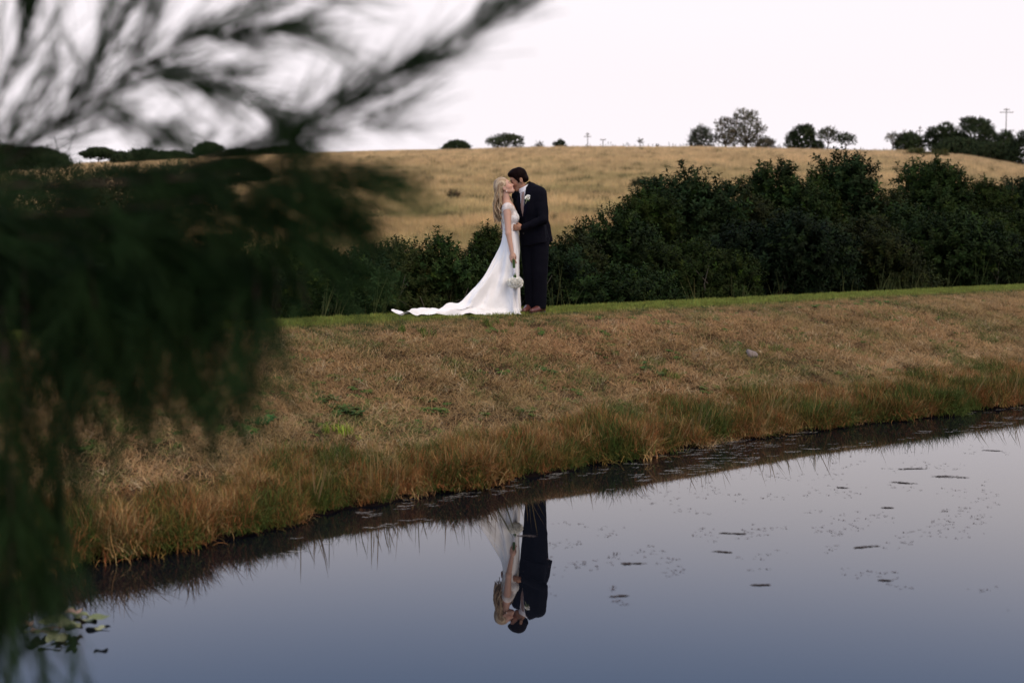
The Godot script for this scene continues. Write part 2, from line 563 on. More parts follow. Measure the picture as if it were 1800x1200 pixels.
func make_weeds() -> void:
	var r := rng_of(71)
	var rosette := Shape.new()
	for k in 13:
		var a := k * 2.4
		leaf_into(rosette, Vector3(0, 0.01, 0), Vector3(cos(a), r.randf_range(0.15, 0.7), sin(a)).normalized(), Vector3.UP, r.randf_range(0.06, 0.1), 0.032, Color(r.randf_range(0.8, 1.2), r.randf_range(0.85, 1.2), 0.9))
	var rm := rosette.done()
	var sp := Spread.new()
	for k in 3800:
		var t := r.randf_range(-6.5, 17.0)
		var n := 0.9 + 2.6 * r.randf()
		var p := at_wall(t, n)
		var v := noise2.get_noise_2d(p.x * 60.0, p.z * 60.0) + 0.5 * noise.get_noise_2d(p.x * 9.0, p.z * 9.0) + 0.2 * smoothstep(1.6, -3.0, t) + 0.12 * smoothstep(2.6, 1.2, n)
		if v < 0.26: continue
		var c := Color(0.055, 0.105, 0.025).lerp(Color(0.09, 0.12, 0.03), r.randf())
		sp.put(Transform3D(facing(Vector3(0.1, 1, 0.25), r.randf() * TAU, r.randf_range(0.3, 0.85)), p), c)
	tag(scatter("creeping_weeds", rm, leafy("weed", 0.3), sp), "low green weeds scattered through the straw of the bank", "weeds", "", "stuff")
	var clumps := [
		[595, 762, 1.3, Color(0.26, 0.34, 0.05), "yellow green tuft low on the bank, left of the couple's reflection", true],
		[560, 700, 1.2, Color(0.055, 0.095, 0.028), "dark green weed on the straw above the yellow green tuft", false],
		[610, 727, 1.1, Color(0.06, 0.10, 0.03), "broad leaved weed between the dark weed and the waterside grass", false],
		[738, 590, 1.6, Color(0.10, 0.15, 0.03), "green grass patch just under the tip of the dress train", true],
		[862, 570, 1.6, Color(0.11, 0.15, 0.035), "green grass patch just under the bride's hem", true],
		[742, 722, 1.5, Color(0.07, 0.13, 0.03), "spreading green weed low on the bank below the train", false],
		[962, 656, 1.1, Color(0.05, 0.11, 0.03), "small green weed on the bank below the groom's shoes", false],
		[1146, 650, 1.5, Color(0.05, 0.10, 0.03), "dark green weed on the bank left of the flat grey stone", false],
		[1352, 616, 1.3, Color(0.12, 0.15, 0.04), "olive tuft beside the flat grey stone", true],
		[465, 745, 1.0, Color(0.05, 0.14, 0.04), "bluish green weed under the hanging needles on the bank", false],
		[430, 762, 1.0, Color(0.07, 0.14, 0.03), "leafy green weed nearest the left waterside grass", false],
		[1190, 668, 1.0, Color(0.14, 0.18, 0.04), "yellowish tuft on the bank between stone and pond", true],
	]
	for q in clumps:
		var p := hit(q[0], q[1])
		var o := thing("weed_clump", p, q[4], "weed", "weeds on the bank")
		var sp2 := Spread.new()
		for k in 9:
			var at: Vector3 = Vector3(r.randfn() * 0.07, 0, r.randfn() * 0.05) * q[2]
			at.y = ground(p.x + at.x, p.z + at.z) - p.y
			var g := r.randf_range(0.7, 1.2)
			sp2.put(Transform3D(facing(Vector3(r.randf_range(-0.2, 0.2), 1, 0.2), r.randf() * TAU, r.randf_range(0.6, 1.1)), at), Color(q[3].r * g, q[3].g * g, q[3].b * g))
		scatter("leaves", blades(14, 0.13, 0.009, 0.05, 0.9, 72, 0.3, 3) if q[5] else rm, leafy("weed", 0.3), sp2, o)

func hit(px: float, py: float) -> Vector3:      # where a line of sight meets the ground
	var lo := 5.0
	while lo < 400.0:
		var p := lay(px, py, lo)
		if p.y <= maxf(ground(p.x, p.z), 0.0): return Vector3(p.x, maxf(ground(p.x, p.z), 0.0), p.z)
		lo += 0.03 if lo < 40.0 else 0.5
	return lay(px, py, 300.0)

func make_floating() -> void:
	var r := rng_of(81)
	var mat := tinted("wet_weed", 0.75, 0.3)
	var fleck := Shape.new()
	for k in 5:
		var a := r.randf() * TAU
		leaf_into(fleck, Vector3(r.randfn() * 0.012, 0.004, r.randfn() * 0.012), Vector3(cos(a), r.randf_range(0.0, 0.25), sin(a)), Vector3.UP, 0.03, 0.009, Color.WHITE * r.randf_range(0.7, 1.2))
	var fm := fleck.done()
	var sp := Spread.new()
	var tries := 0
	while sp.n < 1000 and tries < 40000:
		tries += 1
		var px := r.randf_range(960.0, 1900.0)
		var py := r.randf_range(745.0, 1080.0)
		var v := noise2.get_noise_2d(px * 0.35, py * 1.1) + 0.5 * noise.get_noise_2d(px * 0.1, py * 0.25)
		if v < 0.12 + 0.35 * smoothstep(900.0, 1080.0, py): continue
		var p := lay(px, py, 10.0)
		var d := EYE / ((EYE - p.y) / 10.0)
		p = lay(px, py, d)
		if along(p.x, p.z).y > -0.25 + shore(along(p.x, p.z).x): continue
		sp.put(Transform3D(facing(Vector3.UP, r.randf() * TAU, r.randf_range(0.2, 0.65)), Vector3(p.x, 0.0, p.z)), Color(0.06, 0.035, 0.032) * r.randf_range(0.6, 1.5))
	tag(scatter("floating_flecks", fm, mat, sp), "fine dark specks of weed floating across the pond", "pond weed", "", "stuff")
	# pale scum close to the bank
	var s2 := Spread.new()
	for k in 900:
		var t := r.randf_range(-3.0, 11.0)
		var n := r.randf_range(-1.0, -0.06)
		if noise.get_noise_2d(t * 10.0, n * 60.0) < 0.13 - 0.02 * t + 0.0: continue
		var b := n + shore(t)
		s2.put(Transform3D(Basis(Vector3.UP, -0.71 + r.randfn() * 0.15).scaled(Vector3(r.randf_range(1.0, 2.6), 0.4, 0.8)), Vector3(UX * t - UD * b, 0.0, -(12.05 + UD * t + UX * b))), Color(0.36, 0.34, 0.31) * r.randf_range(0.5, 1.1))
	tag(scatter("pond_scum", fm, mat, s2), "pale scum floating in streaks close to the bank", "pond scum", "", "stuff")
	var rafts := [
		[1598, 824, 62, "thin dark strand of weed floating farthest out towards the right bank"],
		[1592, 849, 70, "dark clump of floating weed just below the thin strand"],
		[1692, 839, 92, "longest dark strip of floating weed, near the right edge of the pond"],
		[1556, 892, 38, "compact dark clump of floating weed below the two right clumps"],
		[1290, 938, 42, "dark floating weed clump nearest the pond's middle on the right of the reflection"],
		[1110, 991, 46, "lone dark raft of weed just right of the groom's reflection"],
		[1525, 961, 44, "dark weed raft floating below the compact right clump"],
		[1338, 1028, 26, "small weed clump floating nearest the camera right of the reflection"],
		[1088, 1048, 22, "small brown weed clump beside the reflected groom's head"],
		[1270, 970, 30, "faint weed clump under the mid pond dark clump"],
		[1560, 1020, 26, "small weed streak low in the right half of the pond"],
		[920, 942, 40, "pale floating weed streak crossing the bouquet's reflection"],
		[1478, 857, 24, "little dark weed fleck left of the paired clumps"],
		[1745, 792, 30, "dark weed fleck close under the reflected bank at the right"],
	]
	for q in rafts:
		var p := lay(q[0], q[1], 10.0)
		p = lay(q[0], q[1], EYE * 10.0 / (EYE - p.y))
		var wide: float = 0.85 * q[2] * -p.z / FOCAL
		var sh := Shape.new()
		var knots := []
		var course := r.randf_range(-0.35, 0.35)
		for k in 5:
			var along_ := r.randf_range(-0.5, 0.5)
			knots.append([Vector3(along_ * wide, 0.0, along_ * wide * course * 1.5 + r.randfn() * wide * 0.05), r.randf_range(0.02, 0.09) * wide])
		for k in int(50 + q[2] * 2.2):
			var knot: Array = knots[r.randi() % 5]
			var a := r.randfn() * 0.5 + (PI if r.randf() < 0.5 else 0.0)
			var o: Vector3 = knot[0] + Vector3(r.randfn() * knot[1] * 1.5, 0.001 + 0.003 * r.randf(), r.randfn() * knot[1] * 0.7)
			leaf_into(sh, o, Vector3(cos(a), r.randf_range(0.0, 0.12), sin(a)).normalized(), Vector3.UP, r.randf_range(0.010, 0.038), r.randf_range(0.003, 0.009), Color(0.06, 0.045, 0.04) * r.randf_range(0.6, 1.6))
		var o2 := part("floating_weed", sh.done(), mat)
		o2.position = Vector3(p.x, 0.0, p.z)
		tag(o2, q[3], "pond weed", "weed rafts floating on the pond")
	# the cluster of pale water plants at lower left
	var at := lay(112, 1108, 10.0)
	at = lay(112, 1108, EYE * 10.0 / (EYE - at.y))
	at.y = 0.0
	var o := thing("water_plant", at, "cluster of pale green floating leaves, some turning pink, at the lower left", "water plant")
	for k in 19:
		var s := Shape.new()
		var cx := r.randfn() * 0.085
		var cz := r.randfn() * 0.13
		var rad := r.randf_range(0.035, 0.07)
		var mid := s.add(Vector3(0, 0.004, 0), Color.WHITE)
		for q in 15:
			var a := 0.35 + (TAU - 0.7) * q / 14.0
			s.add(Vector3(cos(a) * rad, 0.005 + 0.008 * sin(a * 3.0 + k), sin(a) * rad * 0.8), Color.WHITE * (0.9 + 0.1 * (q % 2)))
			if q > 0: s.tri(mid, mid + q, mid + q + 1)
		var c := Color(0.13, 0.155, 0.07).lerp(Color(0.26, 0.27, 0.16), r.randf())
		if k % 4 == 1: c = Color(0.34, 0.22, 0.17)
		var lf := part("leaf", s.done(), plain("water_leaf_%d" % k, c, 0.8, 0.2), o)
		lf.position = Vector3(cx, 0.002 + 0.004 * k, cz)
		lf.rotation = Vector3(r.randf_range(-0.12, 0.12), r.randf() * TAU, r.randf_range(-0.1, 0.1))
	# a flat stone on the bank
	var sp0 := hit(1322, 628)
	var st := Shape.new()
	var ring := 9
	for layer in 3:
		for k in ring:
			var a := TAU * k / ring
			var q := 1.0 + 0.18 * sin(k * 2.3) + 0.1 * cos(k * 4.1)
			var s: float = [0.92, 1.0, 0.82][layer]
			st.add(Vector3(cos(a) * 0.085 * q * s, [-0.02, 0.012, 0.03][layer] + 0.006 * sin(k * 1.7), sin(a) * 0.06 * q * s), Color.WHITE)
	var topm := st.add(Vector3(0.005, 0.034, 0), Color.WHITE)
	for layer in 2:
		for k in ring:
			var a := layer * ring + k
			var b := layer * ring + (k + 1) % ring
			st.quad(a, a + ring, b + ring, b)
	for k in ring: st.tri(topm, 2 * ring + (k + 1) % ring, 2 * ring + k)
	var stone := part("flat_stone", st.done(), plain("grey_stone", Color(0.19, 0.155, 0.14), 0.95, 0.3))
	stone.position = sp0 + Vector3(0, 0.035, 0)
	stone.rotation = Vector3(0.75, 0.4, -0.3)
	tag(stone, "flat grey stone lying in the straw halfway down the bank", "stone")

# ---------------------------------------------------------------- bushes and trees
var leaf_sprig: ArrayMesh
var small_sprig: ArrayMesh
var bark: StandardMaterial3D

func make_bush(px: float, py: float, wpx: float, far: float, label: String, s: int, tone := 1.0, sparse := false, category := "bush", group := "bushes behind the dam wall", base := Color(0.021, 0.038, 0.0095), size := 1.0) -> Node3D:
	var r := rng_of(s)
	var top := lay(px, py, far)
	var foot := on_ground(top.x, top.z)
	var h := top.y - foot.y
	var w := wpx * far / FOCAL
	var o := thing("bush", foot, label, category, group)
	var lobes := []
	var deep := w * 0.42
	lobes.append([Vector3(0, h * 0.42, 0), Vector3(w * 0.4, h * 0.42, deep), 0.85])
	var ring := int(clampf(w * 3.5, 7, 13))
	for k in ring:
		var a := TAU * (k + r.randf() * 0.6) / ring
		var y := h * r.randf_range(0.22, 0.78)
		var q := w * r.randf_range(0.15, 0.23)
		lobes.append([Vector3(cos(a) * w * 0.34, y, sin(a) * deep * 0.85), Vector3(q, q * r.randf_range(0.7, 1.0), q), r.randf_range(0.6, 1.4)])
	for k in 4:
		var q := w * r.randf_range(0.12, 0.2)
		var x := w * (0.0 if k == 0 else r.randf_range(-0.34, 0.34))
		var peak := h * (1.0 if k == 0 else r.randf_range(0.82, 0.97))
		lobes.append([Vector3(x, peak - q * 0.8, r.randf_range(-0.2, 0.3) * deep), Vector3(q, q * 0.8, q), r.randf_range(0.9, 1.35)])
	if sparse:
		for k in 9:
			var q := w * r.randf_range(0.06, 0.1)
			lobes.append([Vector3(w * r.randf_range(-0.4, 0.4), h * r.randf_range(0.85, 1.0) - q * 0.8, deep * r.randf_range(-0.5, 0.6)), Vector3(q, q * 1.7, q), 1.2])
	for k in 4:                                                       # shoots that stick out of the top
		var x := w * r.randf_range(-0.36, 0.36)
		var q := r.randf_range(0.05, 0.10)
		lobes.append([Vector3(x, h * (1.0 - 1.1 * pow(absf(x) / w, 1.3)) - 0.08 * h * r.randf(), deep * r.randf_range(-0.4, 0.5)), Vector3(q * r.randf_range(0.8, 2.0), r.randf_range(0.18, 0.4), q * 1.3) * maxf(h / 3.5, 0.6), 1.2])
	var stems := Shape.new()
	for k in 5:
		var a := TAU * k / 5.0
		var e: Array = lobes[1 + k * (lobes.size() - 2) / 5]
		stems.tube([Vector3(cos(a) * 0.08, -0.05, sin(a) * 0.08), Vector3(cos(a) * w * 0.1, h * 0.3, sin(a) * w * 0.1), e[0]], [0.05, 0.035, 0.015], 5)
	part("stem", stems.done(), bark, o)
	for k in 3:                                                       # grey twigs that show between the leaves
		var tw := Shape.new()
		var a := Vector3(w * r.randf_range(-0.3, 0.3), h * r.randf_range(0.05, 0.4), deep * r.randf_range(0.8, 1.0))
		var b := a + Vector3(r.randfn() * 0.25, h * r.randf_range(0.2, 0.45), r.randf_range(-0.1, 0.15))
		tw.tube([a, a.lerp(b, 0.5) + Vector3(r.randfn() * 0.06, 0, 0.05), b], [0.012, 0.009, 0.004], 4)
		tw.tube([a.lerp(b, 0.5) + Vector3(0, 0, 0.05), a.lerp(b, 0.8) + Vector3(r.randfn() * 0.2, 0.05, 0.1)], [0.007, 0.003], 4)
		part("twig", tw.done(), plain("grey_twig", Color(0.11, 0.095, 0.075), 0.9, 0.2), o)
	scatter("foliage", leaf_sprig, leafy("bush_leaf", 0.35), foliage(lobes, 62.0 / (size * size), 1.0 * size, Color(base.r * tone, base.g * tone, base.b * tone), r, 0.35), o)
	return o

# a tree on the hill; lobes are [x, y, rx, ry] in shares of its width and height
func make_tree(called: String, px: float, foot_py: float, top_py: float, wpx: float, far: float, lobes: Array, label: String, s: int, base := Color(0.035, 0.05, 0.02), density := 1.0, category := "tree", group := "trees along the hilltop", trunk := 0.035) -> void:
	var r := rng_of(s)
	var foot := lay(px, foot_py, far)
	var h := (foot_py - top_py) * far / FOCAL
	var w := wpx * far / FOCAL
	foot.y = minf(foot.y, ground(foot.x, foot.z) + 0.4)
	h += lay(px, foot_py, far).y - foot.y
	var o := thing(called, foot, label, category, group)
	var trunk_top := 1.0
	var real := []
	for l in lobes:
		trunk_top = minf(trunk_top, l[1])
		real.append([Vector3(l[0] * w, l[1] * h, r.randf_range(-0.15, 0.15) * w), Vector3(l[2] * w, l[3] * h, l[2] * w * 0.8), r.randf_range(0.8, 1.25)])
	var fork := Vector3(w * 0.02, h * maxf(trunk_top * 0.62, 0.12), 0)
	var thick := maxf(h * trunk, 0.06)
	var sh := Shape.new()
	sh.tube([Vector3(0, -0.3, 0), Vector3(-w * 0.01, fork.y * 0.5, 0), fork], [thick * 1.25, thick, thick * 0.8], 6)
	part("trunk", sh.done(), bark, o)
	for l in real:
		var b := Shape.new()
		var c: Vector3 = l[0]
		b.tube([fork, fork.lerp(c, 0.55) + Vector3(0, (c.y - fork.y) * -0.12, 0), c], [thick * 0.7, thick * 0.45, thick * 0.2], 5)
		part("limb", b.done(), bark, o)
	var scale := far / 300.0
	scatter("crown", small_sprig, leafy("tree_leaf", 0.3), foliage(real, 16.0 * density / (scale * scale), 1.7 * scale, Color(base.r * 1.3, base.g * 1.3, base.b * 1.3), r, 0.6 if density > 1.1 else 0.8, 3000 if density > 2.0 else 1400, Color(1.3, 1.3, 1.1)), o)

func make_hedge() -> void:
	leaf_sprig = sprig(14, 0.3, 0.105, 0.05, 5)
	small_sprig = sprig(12, 0.32, 0.13, 0.07, 6)
	bark = plain("bark", Color(0.06, 0.045, 0.035), 0.9, 0.2)
	var B := [   # px, top py, width px, distance, label, tone, sparse
		[-60, 402, 230, 21.0, "dark bush cut by the left edge of the picture, behind the hanging needles", 0.8, false],
		[70, 392, 230, 21.0, "dark bush behind the hanging needles, second from the left edge", 0.8, false],
		[190, 388, 230, 21.3, "dark bush behind the thickest of the hanging needles", 0.8, false],
		[310, 432, 200, 21.5, "low dark bush behind the right border of the hanging needles", 0.85, false],
		[415, 424, 190, 21.8, "dark green bush with a raised tip, first one clear of the hanging needles", 0.9, false],
		[505, 432, 180, 22.0, "dark green bush with a feathery tip left of a dip in the hedge", 1.0, false],
		[610, 462, 170, 22.2, "lowest green bush of the hedge, at the dip left of the dress train", 1.15, false],
		[705, 434, 170, 22.5, "rounded leafy bush right above the tip of the dress train", 1.2, false],
		[775, 441, 130, 22.8, "leafy green bush between the rounded bush and the bride's back", 1.1, false],
		[868, 416, 150, 24.5, "dark bush behind the bride's skirt", 0.8, false],
		[948, 440, 150, 24.5, "dark bush hidden mostly behind the groom's legs", 0.8, false],
		[1015, 426, 150, 26.5, "low dark bush just right of the groom's legs", 0.75, false],
		[1080, 385, 150, 30.0, "dark bush stepping up right of the groom, below the tall ones", 0.75, false],
		[1135, 346, 150, 35.0, "bush on the left shoulder of the tall thicket", 0.8, false],
		[1205, 311, 170, 39.0, "tall bush with a notched top at the left end of the thicket", 0.85, false],
		[1290, 334, 153, 41.0, "dark bush in the saddle between two tall tops of the thicket", 0.8, false],
		[1360, 301, 161, 43.0, "tall broad bush with a flat leafy top in the middle of the thicket", 0.85, false],
		[1430, 321, 117, 44.0, "dark bush between the flat topped bush and the feathery one", 0.85, false],
		[1487, 288, 135, 45.0, "feathery open bush with loose upright shoots, middle of the thicket", 1.1, true],
		[1565, 350, 135, 45.0, "low bush in the gap right of the feathery bush", 0.85, false],
		[1645, 299, 142, 49.0, "tall bright tipped bush with a leaning shoot, right part of the thicket", 1.0, true],
		[1735, 328, 153, 51.0, "dark bush second from the right edge of the picture", 0.75, false],
		[1835, 316, 171, 54.0, "dark bush cut by the right edge of the picture", 0.75, false],
		[1950, 322, 200, 57.0, "dark bush outside the thicket's right end", 0.75, false],
		[1100, 484, 190, 24.0, "low bright leafed bush at the foot of the thicket, right of the groom", 1.0, false],
		[1225, 440, 210, 29.0, "dark low bush in front of the notched tall bush", 0.7, false],
		[1370, 405, 240, 33.0, "broad dark bush in front of the flat topped one", 0.75, false],
		[1520, 395, 220, 37.0, "broad dark bush in front of the feathery one", 0.8, false],
		[1660, 390, 220, 41.0, "broad dark bush in front of the bright tipped one", 0.75, false],
		[1800, 385, 220, 45.0, "broad dark bush in front, at the right edge of the thicket", 0.75, false],
	]
	for k in B.size():
		var q: Array = B[k]
		make_bush(q[0], q[1], q[2], q[3], q[4], 100 + k, q[5], q[6], "bush", "bushes behind the dam wall", [Color(0.015, 0.029, 0.007), Color(0.021, 0.028, 0.0075), Color(0.012, 0.024, 0.008), Color(0.020, 0.034, 0.006)][(k * 7) % 4], clampf(q[3] / 33.0, 0.66, 1.25) * [1.0, 0.78, 1.15, 0.9][(k * 5) % 4])
	# tall weeds at the foot of the thicket
	var r := rng_of(141)
	var weed := blades(9, 1.0, 0.012, 0.12, 0.55, 142, 0.35, 4)
	var sp := Spread.new()
	for k in 120:
		var t := r.randf_range(-6.0, 24.0)
		var n := r.randf_range(6.4, 9.2)
		var p := at_wall(t, n)
		var c := Color(0.03, 0.045, 0.013).lerp(Color(0.12, 0.11, 0.045), r.randf() * r.randf())
		sp.put(Transform3D(facing(Vector3(r.randf_range(-0.2, 0.2), 1, r.randf_range(-0.2, 0.2)), r.randf() * TAU, r.randf_range(0.7, 1.5)), p), c)
	tag(scatter("hedge_undergrowth", weed, leafy("rank_grass", 0.35), sp), "slender tall weeds at the foot of the dark thicket", "undergrowth", "", "stuff")
	# little bushes out in the field
	make_bush(1126, 321, 24, slope_far(1126, 333), "tiny dark bush alone on the golden slope, right of the groom's head", 151, 0.8, false, "bush", "small bushes on the golden hill", Color(0.035, 0.045, 0.02), 1.6)
	make_bush(1612, 269, 30, slope_far(1612, 277), "low olive bush on the upper slope under the hilltop trees at right", 152, 1.4, false, "bush", "small bushes on the golden hill", Color(0.05, 0.055, 0.02), 2.5)
	make_bush(1650, 270, 26, slope_far(1650, 278), "low olive bush on the upper slope, right one of the close pair", 153, 1.3, false, "bush", "small bushes on the golden hill", Color(0.05, 0.055, 0.02), 2.5)
	make_bush(797, 341, 14, slope_far(797, 350), "small brown bush on the slope left of the bride's head", 154, 1.2, false, "bush", "small bushes on the golden hill", Color(0.06, 0.05, 0.03), 1.6)

func slope_far(px: float, py: float) -> float:
	return -hit(px, py).z

func make_hilltop() -> void:
	var dome := [[0, 0.45, 0.42, 0.45], [-0.25, 0.35, 0.25, 0.32], [0.27, 0.38, 0.24, 0.34], [0.05, 0.68, 0.3, 0.3]]
	var umbrella := [[0, 0.82, 0.3, 0.15], [-0.3, 0.66, 0.2, 0.12], [0.3, 0.7, 0.2, 0.13], [0.1, 0.62, 0.16, 0.1], [-0.12, 0.74, 0.2, 0.12], [0.4, 0.52, 0.12, 0.08]]
	var open := [[-0.05, 0.88, 0.22, 0.1], [0.17, 0.8, 0.17, 0.12], [-0.24, 0.72, 0.14, 0.12], [0.1, 0.55, 0.24, 0.14], [-0.22, 0.45, 0.16, 0.14], [0.38, 0.5, 0.14, 0.1], [0.0, 0.28, 0.25, 0.18], [0.28, 0.24, 0.16, 0.16], [-0.38, 0.28, 0.1, 0.14]]
	var dark := Color(0.022, 0.032, 0.014)
	var grey := Color(0.07, 0.065, 0.045)
	var far := 298.0
	make_tree("round_bush", 802, 263, 250, 42, far, dome, "dome shaped dark bush alone on the skyline, left of the couple", 201, dark, 1.6, "bush")
	make_tree("acacia_tree", 887, 260, 237, 62, far, [[0, 0.8, 0.25, 0.14], [-0.3, 0.55, 0.2, 0.16], [0.3, 0.6, 0.2, 0.15], [-0.1, 0.4, 0.22, 0.25], [0.2, 0.75, 0.18, 0.12], [0.38, 0.3, 0.12, 0.15]], "airy flat crowned tree on the skyline straight above the couple", 202, Color(0.045, 0.055, 0.03), 0.9)
	make_tree("round_bush", 984, 259, 249, 17, far, dome, "small dark shrub on the skyline just right of the groom", 203, dark, 1.2, "bush")
	make_tree("round_bush", 948, 259, 251, 14, far, open, "wispy shrub on the skyline between the flat crowned tree and the small shrub", 204, grey, 0.5, "bush")
	make_tree("small_tree", 1125, 258, 245, 9, far, [[-0.1, 0.6, 0.2, 0.2], [0.2, 0.85, 0.3, 0.14]], "tiny forked sapling on the skyline between the low poles and the big trees", 205, grey, 0.9)
	make_tree("round_tree", 1232, 257, 223, 36, far, dome + [[-0.35, 0.25, 0.2, 0.2]], "round grey green tree, left one of the hilltop group", 206, Color(0.045, 0.05, 0.035), 0.8)
	make_tree("loose_tree", 1276, 257, 208, 48, far, open, "loose grey tree beside the tallest hilltop tree", 207, Color(0.08, 0.072, 0.052), 0.55)
	make_tree("tall_tree", 1312, 257, 193, 62, far, open, "tallest hilltop tree, with an open grey crown", 208, Color(0.085, 0.08, 0.055), 0.55)
	make_tree("round_bush", 1345, 257, 244, 30, far, dome, "low shrub at the foot of the tallest hilltop tree", 209, grey, 0.9, "bush")
	make_tree("dense_tree", 1407, 259, 222, 46, far, [[0.05, 0.5, 0.36, 0.42], [-0.3, 0.35, 0.22, 0.32], [0.2, 0.75, 0.24, 0.24], [0.3, 0.4, 0.2, 0.3]], "dense black green tree standing alone right of the hilltop group", 210, dark, 1.6)
	make_tree("round_bush", 1438, 259, 249, 18, far, dome, "dark shrub at the right foot of the dense hilltop tree", 211, dark, 1.4, "bush")
	make_tree("acacia_tree", 1456, 261, 225, 40, far, umbrella, "umbrella shaped thin tree right of the dense hilltop tree", 212, Color(0.05, 0.055, 0.035), 0.65, "tree", "trees along the hilltop", 0.03)
	make_tree("acacia_tree", 1487, 261, 235, 32, far, umbrella, "smaller umbrella shaped thin tree, right one of the pair", 213, Color(0.045, 0.055, 0.035), 0.8, "tree", "trees along the hilltop", 0.03)
	make_tree("loose_tree", 1570, 262, 233, 24, far, umbrella, "pale wispy tree at the left end of the right hand wood", 214, Color(0.08, 0.08, 0.055), 0.45)
	make_tree("loose_tree", 1590, 262, 232, 22, far, umbrella, "second pale wispy tree of the right hand wood", 215, Color(0.08, 0.075, 0.06), 0.4)
	make_tree("round_bush", 1598, 262, 235, 46, far, dome, "dark bushy tree under the two pale wispy ones", 216, dark, 1.3, "tree")
	make_tree("acacia_tree", 1652, 264, 216, 62, far, [[0.15, 0.85, 0.16, 0.1], [-0.1, 0.68, 0.26, 0.12], [0.25, 0.65, 0.2, 0.14], [-0.3, 0.42, 0.2, 0.22], [0.1, 0.35, 0.3, 0.25], [0.35, 0.4, 0.15, 0.2]], "layered dark tree right of the short pole in the right hand wood", 217, dark, 1.2)
	make_tree("dense_tree", 1712, 275, 208, 76, far, [[-0.15, 0.86, 0.16, 0.12], [0.15, 0.8, 0.22, 0.14], [0.0, 0.55, 0.36, 0.3], [-0.3, 0.35, 0.24, 0.25], [0.32, 0.4, 0.2, 0.28], [0.1, 0.2, 0.4, 0.2]], "biggest dark tree of the right hand wood", 218, dark, 1.4)
	make_tree("round_bush", 1766, 285, 233, 40, far - 10.0, dome, "dark round tree behind the tall pole's foot", 219, dark, 1.4, "tree")
	make_tree("dense_tree", 1806, 300, 231, 70, far - 20.0, dome, "dark tree at the right edge of the hilltop", 220, dark, 1.4)
	make_tree("dense_tree", 1740, 284, 252, 90, far - 12.0, dome, "low dark scrub under the biggest tree at right", 221, dark, 1.4)
	make_tree("dense_tree", 1680, 272, 246, 80, far - 4.0, dome, "low dark scrub left of the biggest tree at right", 222, dark, 1.4)
	make_tree("dense_tree", 1860, 306, 240, 90, far - 30.0, dome, "dark tree beyond the right edge of the hilltop", 223, dark, 1.4)
	# low scrub along the crest
	var r := rng_of(240)
	var sp := Spread.new()
	for k in 620:
		var px := r.randf_range(760.0, 1560.0)
		if r.randf() > (0.05 if px < 1060.0 else 0.25) + 0.75 * smoothstep(0.0, 0.2, noise.get_noise_2d(px * 2.2, 5.0)) and not (px > 1330.0 and px < 1375.0): continue
		var p := lay(px, 258.0, 299.0 + r.randf_range(-1.5, 1.5))
		p.y = ground(p.x, p.z) + r.randf_range(0.2, 1.0 if px > 1060.0 and px < 1380.0 else 0.7)
		sp.put(Transform3D(facing(Vector3(r.randfn() * 0.4, 1, r.randfn() * 0.4), r.randf() * TAU, r.randf_range(1.2, 2.4)), p), Color(0.05, 0.05, 0.028) * r.randf_range(0.6, 1.3))
	tag(scatter("crest_scrub", small_sprig, leafy("tree_leaf", 0.3), sp), "low scrub growing in a thin line along the crest of the hill", "scrub", "", "stuff")
	# the dark wood on the left slope
	var W := [[-30, 300, 252, 130, 250.0, "dark tree at the far left of the hilltop wood"], [45, 296, 257, 110, 250.0, "broad dark tree left of the lattice pylon"],
		[172, 291, 262, 44, 280.0, "umbrella tree standing right of the lattice pylon"], [212, 291, 266, 24, 280.0, "small crooked tree between the two umbrella trees"],
		[250, 300, 265, 70, 260.0, "dark bushy tree right of the crooked little one"], [305, 298, 266, 70, 260.0, "dark bushy tree in the middle of the left skyline"],
		[366, 292, 253, 40, 280.0, "umbrella topped tree on the left skyline behind the needles"], [420, 296, 262, 70, 265.0, "dark bushy tree right of the umbrella topped one"],
		[490, 290, 262, 90, 275.0, "last dark tree of the left wood, where the golden field begins"],
		[-20, 360, 285, 170, 120.0, "dark round tree on the slope at the left edge"], [90, 372, 286, 170, 118.0, "dark tree on the slope, second from the left edge"],
		[200, 368, 288, 160, 122.0, "dark tree on the slope behind the left needles"], [300, 352, 288, 150, 130.0, "dark tree on the slope left of the small golden clearing"],
		[400, 322, 280, 110, 170.0, "small dark tree on the slope at the golden clearing"]]
	for k in W.size():
		var q: Array = W[k]
		make_tree("slope_tree", q[0], q[1], q[2] + (4 if k % 2 else 0), q[3] * 1.3, q[4], umbrella if q[5].begins_with("umbrella") else dome, q[5], 260 + k, dark, 2.4, "tree", "trees of the left wood")

